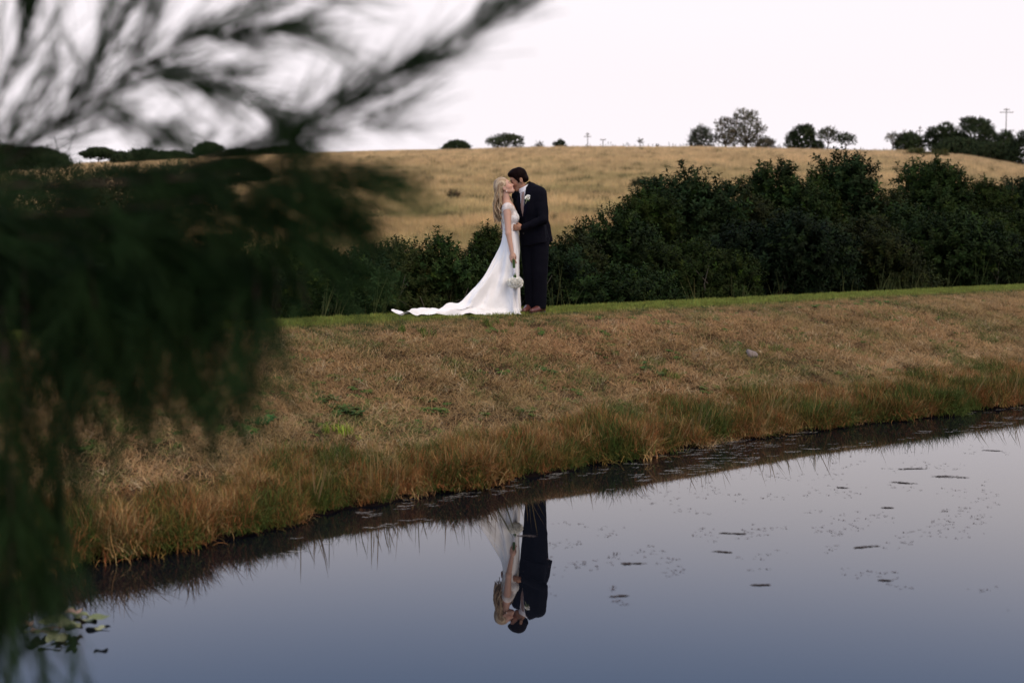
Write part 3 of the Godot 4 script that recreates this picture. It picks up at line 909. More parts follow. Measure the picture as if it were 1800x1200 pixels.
func make_poles() -> void:
	var steel := plain("weathered_wood", Color(0.20, 0.18, 0.17), 0.8, 0.3)
	var P := [[1033, 258, 233, [[0.70, 12], [0.86, 6]], "thin pole with two cross arms on the skyline right of the groom"],
		[1060, 258, 245, [[0.92, 10]], "short T shaped pole beside the thin one"],
		[1331, 258, 206, [[0.93, 14]], "pole with one cross arm against the tallest hilltop tree"],
		[1617, 262, 222, [[0.78, 11], [0.9, 5]], "faint pole standing at the left of the right hand wood"],
		[1722, 262, 203, [], "thin bare mast rising behind the biggest tree at right"],
		[1768, 272, 191, [[0.66, 26], [0.73, 11]], "tallest pole, with a wide cross arm, near the right edge"]]
	P[5][3] = [[0.905, 24], [0.96, 10]]
	var far := 302.0
	for q in P:
		var foot := lay(q[0], q[1], far)
		var h: float = (q[1] - q[2]) * far / FOCAL
		var o := thing("power_pole", foot, q[4], "pole", "poles along the hilltop")
		var sh := Shape.new()
		sh.tube([Vector3(0, -1.5, 0), Vector3(0, h, 0)], [0.11, 0.085], 6)
		part("pole", sh.done(), steel, o)
		for a in q[3]:
			var w: float = a[1] * far / FOCAL * 0.5
			var y: float = a[0] * h
			var b := Shape.new()
			b.tube([Vector3(-w, y, 0.12), Vector3(w, y, 0.12)], [0.07, 0.07], 5)
			var arm := part("cross_arm", b.done(), steel, o)
			for x in [-0.9, -0.45, 0.45, 0.9]:
				var c := Shape.new()
				c.tube([Vector3(x * w, y, 0.12), Vector3(x * w, y + 0.24, 0.12)], [0.04, 0.05], 5)
				part("insulator", c.done(), steel, arm)
	# stays of the tallest pole
	# lattice pylon far left
	var f := lay(112, 300, 305.0)
	var u := 305.0 / FOCAL
	var o := thing("lattice_pylon", f, "grey steel lattice pylon on the skyline behind the left branches", "pylon")
	var st := plain("galvanised_steel", Color(0.30, 0.31, 0.34), 0.6, 0.5)
	var pt := func(x: float, y: float, z := 0.0) -> Vector3: return Vector3((x - 112.0) * u, (300.0 - y) * u, z * u)
	var members := {
		"leg": [[[98, 300, 6], [106, 277, 3]], [[126, 300, 6], [118, 277, 3]], [[98, 300, -6], [106, 277, -3]], [[126, 300, -6], [118, 277, -3]], [[106, 277, 3], [96, 241, 2]], [[118, 277, 3], [128, 241, 2]], [[106, 277, -3], [96, 241, -2]], [[118, 277, -3], [128, 241, -2]]],
		"cross_beam": [[[84, 243, 0], [136, 243, 0]], [[90, 240, 2], [132, 240, 2]], [[90, 245, -2], [132, 245, -2]], [[104, 277, 3], [120, 277, 3]]],
		"horn": [[[128, 243, 0], [136, 228, 0]], [[132, 243, 0], [136, 228, 0]], [[92, 243, 0], [86, 238, 0]]],
		"brace": [[[98, 300, 6], [118, 277, 3]], [[126, 300, 6], [106, 277, 3]], [[106, 277, 3], [122, 262, 2]], [[118, 277, 3], [102, 262, 2]], [[102, 262, 2], [126, 250, 2]], [[122, 262, 2], [98, 250, 2]], [[98, 250, 2], [104, 243, 2]], [[126, 250, 2], [120, 243, 2]], [[100, 288, 5], [124, 288, 5]], [[98, 300, -6], [118, 277, -3]], [[126, 300, -6], [106, 277, -3]]],
	}
	for name_ in members:
		for m in members[name_]:
			var sh := Shape.new()
			sh.tube([pt.call(m[0][0], m[0][1], m[0][2]), pt.call(m[1][0], m[1][1], m[1][2])], [0.042, 0.042], 4)
			part(name_, sh.done(), st, o)

# ---------------------------------------------------------------- the casuarina that hangs into the picture
const REACH := 1.5
func make_near_tree() -> void:
	var r := rng_of(300)
	var spot := on_ground(-2.6, -1.1)
	var o := thing("casuarina_tree", spot, "dark she-oak hanging its blurred needle branches across the left of the view", "tree")
	var sh := Shape.new()
	sh.tube([Vector3(0, -0.3, 0), Vector3(0.06, 1.4, 0), Vector3(0.02, 2.8, -0.1), Vector3(0.15, 4.5, -0.2)], [0.15, 0.12, 0.1, 0.07], 10)
	part("trunk", sh.done(), plain("sheoak_bark", Color(0.07, 0.05, 0.04), 0.95, 0.2), o)
	# a length of twig with its whorls of needles, along +y
	var nd := Shape.new()
	for k in 18:
		var a := k * 2.39996
		var y := 0.07 * k / 18.0
		var open := r.randf_range(0.05, 0.42)
		var out := Vector3(cos(a), 0, sin(a))
		var l := r.randf_range(0.07, 0.15)
		var p0 := Vector3(0, y, 0)
		var p1 := p0 + (Vector3.UP * cos(open) + out * sin(open)) * l * 0.5
		var p2 := p1 + (Vector3.UP * cos(open * 0.6) + out * sin(open * 0.6) + Vector3(0.1, 0, 0)).normalized() * l * 0.5
		nd.tube([p0, p1, p2], [0.0010, 0.0009, 0.0006], 3, Color.WHITE * r.randf_range(0.7, 1.3))
	var needle_mesh := nd.done()
	var fine := Shape.new()
	for k in 9:
		var a := k * 2.39996
		var open := r.randf_range(0.06, 0.5)
		var out := Vector3(cos(a), 0, sin(a))
		var l := r.randf_range(0.09, 0.19)
		var p0 := Vector3(0, 0.006 * k, 0)
		var p1 := p0 + (Vector3.UP * cos(open) + out * sin(open)) * l * 0.5
		var p2 := p1 + (Vector3.UP * cos(open * 0.8) + out * sin(open * 0.8) + Vector3(0.06, 0, 0.03)).normalized() * l * 0.5
		fine.tube([p0, p1, p2], [0.0009, 0.0008, 0.0005], 3, Color.WHITE * r.randf_range(0.7, 1.3))
	var fine_mesh := fine.done()
	var airy := Spread.new()
	var wood := plain("red_twig", Color(0.075, 0.04, 0.035), 0.8, 0.3)
	var mat := leafy("needle", 0.3)
	var dense := Color(0.019, 0.041, 0.012)
	# branches as [points (x, y, distance), needles per 10 cm, size, droop, radius]
	var L := [
		[[[-180, 440, 2.0], [60, 252, 1.9], [200, 150, 1.85], [330, 62, 1.8], [440, -40, 1.8]], 7, 1.0, 0.0, 0.0045],
		[[[-70, 320, 1.95], [-15, 205, 1.9], [35, 90, 1.9], [60, -40, 1.9]], 15, 0.9, 0.0, 0.003],
		[[[10, 270, 1.9], [45, 200, 1.88], [80, 140, 1.87]], 12, 0.75, 0.0, 0.002],
		[[[100, 222, 1.88], [150, 150, 1.86], [190, 70, 1.85], [215, 0, 1.85]], 17, 0.85, 0.0, 0.002],
		[[[215, 140, 1.85], [250, 70, 1.83], [275, -10, 1.83]], 16, 0.8, 0.0, 0.002],
		[[[300, 85, 1.82], [360, 60, 1.8], [430, 55, 1.78], [500, 55, 1.78], [545, 62, 1.78]], 15, 0.85, 0.0, 0.002],
		[[[320, 70, 1.82], [400, 20, 1.8], [470, -20, 1.8], [560, -50, 1.8]], 14, 1.0, 0.0, 0.002],
		[[[240, 128, 1.84], [320, 138, 1.82], [400, 150, 1.8], [460, 190, 1.78], [505, 245, 1.76]], 24, 0.8, 0.0, 0.003],
		[[[165, 180, 1.86], [225, 195, 1.84], [285, 222, 1.83], [335, 258, 1.82]], 19, 0.8, 0.02, 0.002],
		[[[330, 290, 1.82], [430, 262, 1.78], [505, 243, 1.76], [565, 203, 1.74], [640, 160, 1.72], [725, 114, 1.7], [795, 70, 1.7], [860, 30, 1.7], [925, -5, 1.7]], 24, 0.72, 0.0, 0.0035],
		[[[520, 240, 1.76], [580, 222, 1.74], [640, 210, 1.73], [690, 195, 1.72]], 11, 0.7, 0.0, 0.002],
		[[[430, 265, 1.78], [470, 225, 1.77], [500, 200, 1.76]], 9, 0.7, 0.0, 0.0015],
		[[[-120, 325, 1.95], [60, 325, 1.9], [220, 320, 1.85], [380, 308, 1.8], [520, 298, 1.76], [640, 296, 1.74]], 30, 0.8, 0.05, 0.005],
		[[[-150, 380, 1.95], [40, 378, 1.9], [200, 370, 1.85], [360, 348, 1.8], [500, 330, 1.78], [600, 345, 1.76]], 32, 0.95, 0.06, 0.004],
		[[[-150, 410, 2.0], [60, 420, 1.9], [200, 405, 1.85], [340, 385, 1.8], [470, 370, 1.78], [570, 400, 1.76]], 30, 0.95, 0.08, 0.004],
		[[[-100, 470, 2.0], [60, 480, 1.95], [180, 470, 1.9], [300, 450, 1.85], [400, 430, 1.82], [480, 440, 1.8]], 30, 0.95, 0.1, 0.004],
		[[[-100, 540, 2.0], [40, 545, 1.95], [160, 535, 1.9], [260, 520, 1.86], [360, 510, 1.84]], 30, 0.95, 0.1, 0.004],
		[[[440, 330, 1.79], [520, 350, 1.77], [580, 385, 1.76], [615, 415, 1.75]], 13, 0.75, 0.05, 0.002],
	]
	# hanging shoots: x, top, bottom, distance, needles
	var H := [[-40, 420, 1090, 2.0, 30], [5, 400, 1040, 1.95, 30], [45, 400, 980, 1.9, 26], [85, 420, 900, 1.95, 15], [15, 600, 1130, 1.85, 14], [50, 700, 1080, 1.9, 11], [130, 440, 720, 1.9, 17], [160, 430, 600, 1.86, 20],
		[205, 420, 680, 1.88, 22], [240, 440, 690, 1.85, 22], [290, 420, 640, 1.85, 22], [330, 430, 670, 1.84, 18], [375, 430, 650, 1.84, 15], [410, 430, 620, 1.82, 10], [260, 420, 560, 1.9, 22], [350, 400, 560, 1.9, 22], [100, 600, 860, 1.92, 8], [110, 820, 960, 1.9, 5], [-60, 900, 1230, 1.95, 9], [450, 420, 570, 1.8, 10],
		[60, 980, 1230, 1.9, 6], [100, 960, 1170, 1.9, 5], [10, 980, 1250, 1.9, 8], [140, 1010, 1200, 1.88, 2], [160, 600, 770, 1.9, 6], [225, 600, 745, 1.88, 7], [265, 560, 720, 1.86, 7], [330, 580, 725, 1.85, 8], [390, 570, 715, 1.84, 6], [425, 560, 690, 1.83, 4], [455, 500, 660, 1.8, 4], [485, 420, 600, 1.8, 5], [530, 420, 540, 1.78, 4], [570, 400, 500, 1.78, 3], [180, 470, 640, 1.9, 20], [310, 450, 620, 1.9, 20], [420, 420, 560, 1.86, 16], [110, 430, 640, 1.94, 20]]
	for q in H:
		var x: float = q[0]
		L.append([[[x - 8, q[1], q[3]], [x + 2, lerpf(q[1], q[2], 0.4), q[3]], [x + r.randf_range(-5, 14), lerpf(q[1], q[2], 0.75), q[3] - 0.02], [x + r.randf_range(0, 24), q[2], q[3] - 0.03]], q[4], 0.8, 0.0, 0.002])
	var sp := Spread.new()
	for l in L:
		var pts := []
		l.append(0.46 if l[1] < 25 else 0.4)
		var curve := Curve3D.new()
		for p in l[0]:
			var at := lay(p[0], p[1], p[2] * REACH) - spot
			curve.add_point(at)
		for k in curve.point_count:
			var a := curve.get_point_position(maxi(k - 1, 0))
			var b := curve.get_point_position(mini(k + 1, curve.point_count - 1))
			curve.set_point_in(k, (a - b) / 6.0)
			curve.set_point_out(k, (b - a) / 6.0)
		var long := curve.get_baked_length()
		for k in 13:
			pts.append(curve.sample_baked(long * k / 12.0))
		var radii := []
		for k in 13: radii.append(lerpf(l[4], 0.0006, k / 12.0))
		var tw := Shape.new()
		tw.tube(pts, radii, 5)
		part("branch", tw.done(), wood, o)
		var light: bool = l[1] < 25
		var count := int(long * 10.0 / REACH * l[1] * (0.78 if light else 0.27))
		for k in count:
			var f := r.randf_range(0.02, 1.0)
			var tight := light and k % 5 == 0
			var at := curve.sample_baked(long * f)
			var ahead := (curve.sample_baked(minf(long * f + 0.02, long)) - curve.sample_baked(maxf(long * f - 0.02, 0.0))).normalized()
			var up: Vector3 = (ahead + Vector3(r.randfn(), r.randfn(), r.randfn()) * (0.22 if light else 0.28) + Vector3.DOWN * l[3] * 6.0).normalized()
			var jit := Vector3(r.randfn(), r.randfn(), r.randfn()) * (0.004 if tight else (0.014 if light else 0.02))
			(airy if light and not tight else sp).put(Transform3D(facing(up, r.randf() * TAU, l[2] * REACH * r.randf_range(0.6, 1.05) * (0.7 if tight else 1.0)), at + jit), Color(dense.r, dense.g, dense.b) * r.randf_range(0.6, 1.5))
	# the limb out of the trunk that carries the branches
	for e in [[-180, 440, 2.0], [-120, 345, 1.95], [-150, 410, 2.0], [-100, 540, 2.0]]:
		var b := Shape.new()
		var to := lay(e[0], e[1], e[2] * REACH) - spot
		b.tube([Vector3(0.04, to.y - 0.35, -0.02), Vector3(0.5, to.y - 0.15, to.z * 0.5), to], [0.03, 0.018, 0.006], 6)
		part("branch", b.done(), wood, o)
	scatter("needles", needle_mesh, mat, sp, o)
	scatter("needles", fine_mesh, mat, airy, o)

# ---------------------------------------------------------------- bodies: a field of joined tapered limbs, meshed with one vertex in each cell that the surface crosses
# a limb is [kind, from, to or radii, radius, radius, blend, cut?, inverse basis]
func limb(a: Vector3, b: Vector3, ra: float, rb: float, k := 0.02, cut := false) -> Array:
	return ["limb", a, b, ra, rb, k, cut, null]

func egg(c: Vector3, radii: Vector3, basis := Basis(), k := 0.02, cut := false) -> Array:
	return ["egg", c, radii, 0.0, 0.0, k, cut, basis.inverse()]

func plane(at: Vector3, normal: Vector3) -> Array:      # takes away what lies on the normal's side
	return ["plane", at, normal.normalized(), 0.0, 0.0, 0.0, true, null]

func body_mesh(sh: Shape, limbs: Array, cell: float, colour: Callable, xf := Transform3D(), ripple := 0.0) -> void:
	var lo := Vector3.ONE * 1e9
	var hi := -lo
	for l in limbs:
		if l[6]: continue
		if l[0] == "limb":
			for e in [[l[1], l[3]], [l[2], l[4]]]:
				lo = lo.min(e[0] - Vector3.ONE * e[1]); hi = hi.max(e[0] + Vector3.ONE * e[1])
		else:
			var q: float = maxf(l[2].x, maxf(l[2].y, l[2].z))
			lo = lo.min(l[1] - Vector3.ONE * q); hi = hi.max(l[1] + Vector3.ONE * q)
	lo -= Vector3.ONE * cell * 3.0; hi += Vector3.ONE * cell * 3.0
	var nx := int((hi.x - lo.x) / cell) + 2
	var ny := int((hi.y - lo.y) / cell) + 2
	var nz := int((hi.z - lo.z) / cell) + 2
	var f := PackedFloat32Array()
	f.resize(nx * ny * nz)
	var far := cell * 8.0 + 0.02
	f.fill(far)
	for l in limbs:
		var kind: String = l[0]
		var k: float = l[5]
		var cut: bool = l[6]
		var a: Vector3 = l[1]
		var b: Vector3 = l[2]
		var grow := k + cell * 3.0
		var bl := Vector3.ZERO
		var bh := Vector3(nx, ny, nz) * cell + lo
		if kind == "limb":
			var m := maxf(l[3], l[4]) + grow
			bl = a.min(b) - Vector3.ONE * m; bh = a.max(b) + Vector3.ONE * m
		elif kind == "egg":
			var m := maxf(b.x, maxf(b.y, b.z)) + grow
			bl = a - Vector3.ONE * m; bh = a + Vector3.ONE * m
		else: bl = lo
		var x0 := clampi(int((bl.x - lo.x) / cell), 0, nx - 1); var x1 := clampi(int((bh.x - lo.x) / cell) + 1, 0, nx - 1)
		var y0 := clampi(int((bl.y - lo.y) / cell), 0, ny - 1); var y1 := clampi(int((bh.y - lo.y) / cell) + 1, 0, ny - 1)
		var z0 := clampi(int((bl.z - lo.z) / cell), 0, nz - 1); var z1 := clampi(int((bh.z - lo.z) / cell) + 1, 0, nz - 1)
		var ab := b - a
		var len2 := maxf(ab.length_squared(), 1e-9)
		var ra: float = l[3]
		var rb: float = l[4]
		var inv: Basis = l[7] if l[7] != null else Basis()
		for z in range(z0, z1 + 1):
			for y in range(y0, y1 + 1):
				var at := (z * ny + y) * nx
				for x in range(x0, x1 + 1):
					var p := lo + Vector3(x, y, z) * cell
					var d: float
					if kind == "limb":
						var h := clampf((p - a).dot(ab) / len2, 0.0, 1.0)
						d = (p - a - ab * h).length() - lerpf(ra, rb, h)
					elif kind == "egg":
						var q := inv * (p - a)
						var k0 := (q / b).length()
						d = k0 * (k0 - 1.0) / maxf((q / (b * b)).length(), 1e-6)
					else:
						d = -(p - a).dot(b)
					var old := f[at + x]
					if cut:
						if kind == "plane": f[at + x] = maxf(old, -d)
						else:
							var g := maxf(k - absf(old + d), 0.0) / maxf(k, 1e-6)
							f[at + x] = maxf(old, -d) + g * g * k * 0.25
					else:
						var g := maxf(k - absf(old - d), 0.0) / maxf(k, 1e-6)
						f[at + x] = minf(old, d) - g * g * k * 0.25
	var made := {}
	var corner := [0, 1, nx, nx + 1, nx * ny, nx * ny + 1, nx * ny + nx, nx * ny + nx + 1]
	for z in nz - 1:
		for y in ny - 1:
			var row := (z * ny + y) * nx
			for x in nx - 1:
				var o := row + x
				var v0 := f[o]
				if v0 > cell * 2.0 or v0 < -cell * 2.0: continue
				var inside := 0
				for c in 8:
					if f[o + corner[c]] < 0.0: inside += 1
				if inside == 0 or inside == 8: continue
				var sum := Vector3.ZERO
				var n := 0
				for c in 8:
					for axis in [1, 2, 4]:
						if c & axis: continue
						var fa := f[o + corner[c]]
						var fb := f[o + corner[c | axis]]
						if (fa < 0.0) == (fb < 0.0): continue
						var u := fa / (fa - fb)
						var p := Vector3(c & 1, (c >> 1) & 1, (c >> 2) & 1)
						p[0 if axis == 1 else (1 if axis == 2 else 2)] += u
						sum += p; n += 1
				var w := lo + (Vector3(x, y, z) + sum / n) * cell
				var col: Color = colour.call(w)
				if ripple > 0.0:
					var g := Vector3(f[o + 1] - f[o], f[o + nx] - f[o], f[o + nx * ny] - f[o]).normalized()
					w += g * ripple * (noise2.get_noise_3d(w.x * 420.0, w.y * 150.0, w.z * 420.0) + 0.6 * noise.get_noise_3d(w.x * 150.0, w.y * 420.0, w.z * 150.0))
				made[o] = sh.add(xf * w, col)
	for o in made:
		var v := f[o] < 0.0
		for ax in 3:
			var s: int = [1, nx, nx * ny][ax]
			if (f[o + s] < 0.0) == v: continue
			var p: int = [nx, nx * ny, 1][ax]
			var q: int = [nx * ny, 1, nx][ax]
			if not (made.has(o - p) and made.has(o - q) and made.has(o - p - q)): continue
			if v: sh.quad(made[o], made[o - q], made[o - p - q], made[o - p])
			else: sh.quad(made[o], made[o - p], made[o - p - q], made[o - q])

func one_colour(c: Color) -> Callable:
	return func(_p: Vector3) -> Color: return c

# a head looking along +x, y up, eyes at the origin's height
func head_limbs(woman: bool) -> Array:
	var s := 0.92 if woman else 1.0
	var l := [
		egg(Vector3(-0.015, 0.03, 0), Vector3(0.098, 0.09, 0.076)),
		egg(Vector3(0.03, -0.04, 0), Vector3(0.06, 0.075, 0.056), Basis(), 0.03),
		limb(Vector3(0.066, -0.098, -0.01), Vector3(0.066, -0.098, 0.01), 0.02 * s, 0.02 * s, 0.03),
		limb(Vector3(0.058, -0.098, 0.014), Vector3(-0.012, -0.062, 0.05), 0.016 * s, 0.018 * s, 0.025),
		limb(Vector3(0.058, -0.098, -0.014), Vector3(-0.012, -0.062, -0.05), 0.016 * s, 0.018 * s, 0.025),
		limb(Vector3(0.074, 0.02, -0.034), Vector3(0.074, 0.02, 0.034), 0.014, 0.014, 0.02),
		egg(Vector3(0.05, -0.03, 0.038), Vector3(0.03, 0.026, 0.022)), egg(Vector3(0.05, -0.03, -0.038), Vector3(0.03, 0.026, 0.022)),
		limb(Vector3(0.084, 0.004, 0), Vector3(0.104, -0.034, 0), 0.008, 0.0115 * s, 0.014),
		egg(Vector3(0.094, -0.04, 0.011), Vector3(0.011, 0.008, 0.008), Basis(), 0.008), egg(Vector3(0.094, -0.04, -0.011), Vector3(0.011, 0.008, 0.008), Basis(), 0.008),
		egg(Vector3(0.097, 0.002, 0.033), Vector3(0.016, 0.011, 0.016), Basis(), 0.012, true), egg(Vector3(0.097, 0.002, -0.033), Vector3(0.016, 0.011, 0.016), Basis(), 0.012, true),
		egg(Vector3(0.072, 0.0, 0.033), Vector3(0.014, 0.012, 0.015), Basis(), 0.006), egg(Vector3(0.072, 0.0, -0.033), Vector3(0.014, 0.012, 0.015), Basis(), 0.006),
		limb(Vector3(0.087, -0.062, -0.016), Vector3(0.087, -0.062, 0.016), 0.0065, 0.0065, 0.008), limb(Vector3(0.086, -0.073, -0.013), Vector3(0.086, -0.073, 0.013), 0.008, 0.008, 0.006),
	]
	for z in [-1.0, 1.0]:
		var tilt := Basis(Vector3.UP, -0.35 * z) * Basis(Vector3.BACK, 0.2)
		l.append(egg(Vector3(-0.018, -0.022, 0.075 * z), Vector3(0.019, 0.032, 0.011), tilt, 0.01))
		l.append(egg(Vector3(-0.014, -0.018, 0.088 * z), Vector3(0.010, 0.019, 0.008), tilt, 0.006, true))
	return l

func face_colour(skin: Color, lip: Color, brow: Color) -> Callable:
	return func(p: Vector3) -> Color:
		if absf(p.z) < 0.021 and p.x > 0.078 and p.y < -0.055 and p.y > -0.081: return lip
		var e := absf(absf(p.z) - 0.033)
		if p.x > 0.07 and e < 0.02 and absf(p.y - 0.026 + 0.15 * e) < 0.0042: return brow
		if p.x > 0.07 and e < 0.014 and absf(p.y + 0.004 - 3.0 * e * e * 10.0) < 0.0026: return brow * 0.7
		if p.x > 0.03 and absf(p.y + 0.03) < 0.025 and absf(p.z) > 0.022: return skin.lerp(Color(skin.r * 1.12, skin.g * 0.86, skin.b * 0.84), 0.5)
		return skin

# a hand: fingers along +x, thumb towards +z, palm facing -y; curl in radians at each knuckle
func hand_limbs(curls: Array, thumb_in: float, s := 1.0) -> Array:
	var l := [
		egg(Vector3(0.048, 0, -0.002), Vector3(0.052, 0.016, 0.04) * s, Basis(), 0.01), egg(Vector3(0.03, -0.008, 0.02), Vector3(0.032, 0.016, 0.018) * s, Basis(), 0.012), limb(Vector3(-0.03, 0, 0), Vector3(0.03, 0, 0), 0.025 * s, 0.022 * s, 0.02),
	]
	var size := [0.95, 1.06, 1.0, 0.8]
	for k in 4:
		var p := Vector3(0.086 - 0.006 * absf(k - 1.2), 0.001, (0.029 - 0.0195 * k) * s)
		var a := 0.0
		for q in 3:
			a += float(curls[k]) * [0.7, 1.0, 0.7][q]
			var to: Vector3 = p + Vector3(cos(a), -sin(a), (1.3 - k) * 0.035) * [0.044, 0.027, 0.021][q] * size[k] * s
			l.append(limb(p, to, [0.0092, 0.0083, 0.0075][q] * s, [0.0085, 0.0077, 0.0062][q] * s, 0.0035))
			p = to
	var t0 := Vector3(0.016, -0.006, 0.03) * s
	var t1 := t0 + Vector3(0.034, -0.012 - 0.016 * thumb_in, 0.03 * (1.0 - thumb_in)) * s
	var t2 := t1 + Vector3(0.028, -0.01 - 0.012 * thumb_in, 0.012 - 0.03 * thumb_in) * s
	var t3 := t2 + Vector3(0.022, -0.008, 0.002 - 0.02 * thumb_in) * s
	l.append(limb(t0, t1, 0.0125 * s, 0.0105 * s, 0.01)); l.append(limb(t1, t2, 0.0105 * s, 0.0092 * s, 0.004)); l.append(limb(t2, t3, 0.009 * s, 0.0072 * s, 0.004))
	return l

# axes of a hand whose fingers point along `to` and whose back faces `back`
func hand_pose(wrist: Vector3, to: Vector3, back: Vector3, mirrored: bool) -> Transform3D:
	var x := to.normalized()
	var y := (back - x * back.dot(x)).normalized()
	var z := x.cross(y)
	return Transform3D(Basis(x, y, -z if mirrored else z), wrist)

func join(sh: Shape, limbs: Array, cell: float, colour: Callable, xf: Transform3D) -> void:
	var piece := Shape.new()
	body_mesh(piece, limbs, cell, colour, xf)
	var base := sh.v.size()
	sh.v.append_array(piece.v)
	sh.c.append_array(piece.c)
	var flip := xf.basis.determinant() < 0.0
	for k in range(0, piece.i.size(), 3):
		sh.tri(base + piece.i[k], base + piece.i[k + (2 if flip else 1)], base + piece.i[k + (1 if flip else 2)])

func rose_mesh(s: int, size: float) -> ArrayMesh:
	var r := rng_of(s)
	var sh := Shape.new()
	for layer in 4:
		var petals: int = [3, 4, 5, 6][layer]
		for k in petals:
			var a0 := TAU * k / petals + layer * 0.7 + r.randf() * 0.3
			var wide: float = TAU / petals * 0.85
			var rad: float = [0.22, 0.45, 0.72, 1.0][layer] * size
			var high: float = [0.95, 0.9, 0.72, 0.5][layer] * size
			var g: float = r.randf_range(0.9, 1.0) * [0.94, 0.97, 1.0, 1.0][layer]
			var grid := []
			for i in 3:
				for j in 3:
					var u := a0 + wide * (j / 2.0 - 0.5)
					var f := i / 2.0
					var q := rad * (0.35 + 0.65 * sqrt(f)) * (1.0 + (0.12 if i == 2 else 0.0) * layer / 3.0) * (1.0 + 0.05 * r.randfn())
					var y := high * f - size * 0.35 - (0.1 * size if j != 1 and i == 2 else 0.0)
					grid.append(sh.add(Vector3(cos(u) * q, y, sin(u) * q), Color(g, g * 0.985, g * 0.93)))
			for i in 2:
				for j in 2:
					sh.quad(grid[i * 3 + j], grid[i * 3 + j + 1], grid[i * 3 + j + 4], grid[i * 3 + j + 3])
	return sh.done()

func fabric(called: String, rough: float, relief: float, scale: float, spec := 0.3, lace := false) -> StandardMaterial3D:
	var m := tinted(called, rough, spec)
	var nt := NoiseTexture2D.new()
	nt.width = 256; nt.height = 256; nt.seamless = true; nt.as_normal_map = true; nt.bump_strength = 6.0
	var fn := FastNoiseLite.new()
	fn.seed = 31; fn.frequency = 0.05
	if lace: fn.noise_type = FastNoiseLite.TYPE_CELLULAR
	nt.noise = fn
	m.normal_enabled = true
	m.normal_texture = nt
	m.normal_scale = relief
	m.uv1_triplanar = true
	m.uv1_scale = Vector3.ONE * scale
	return m

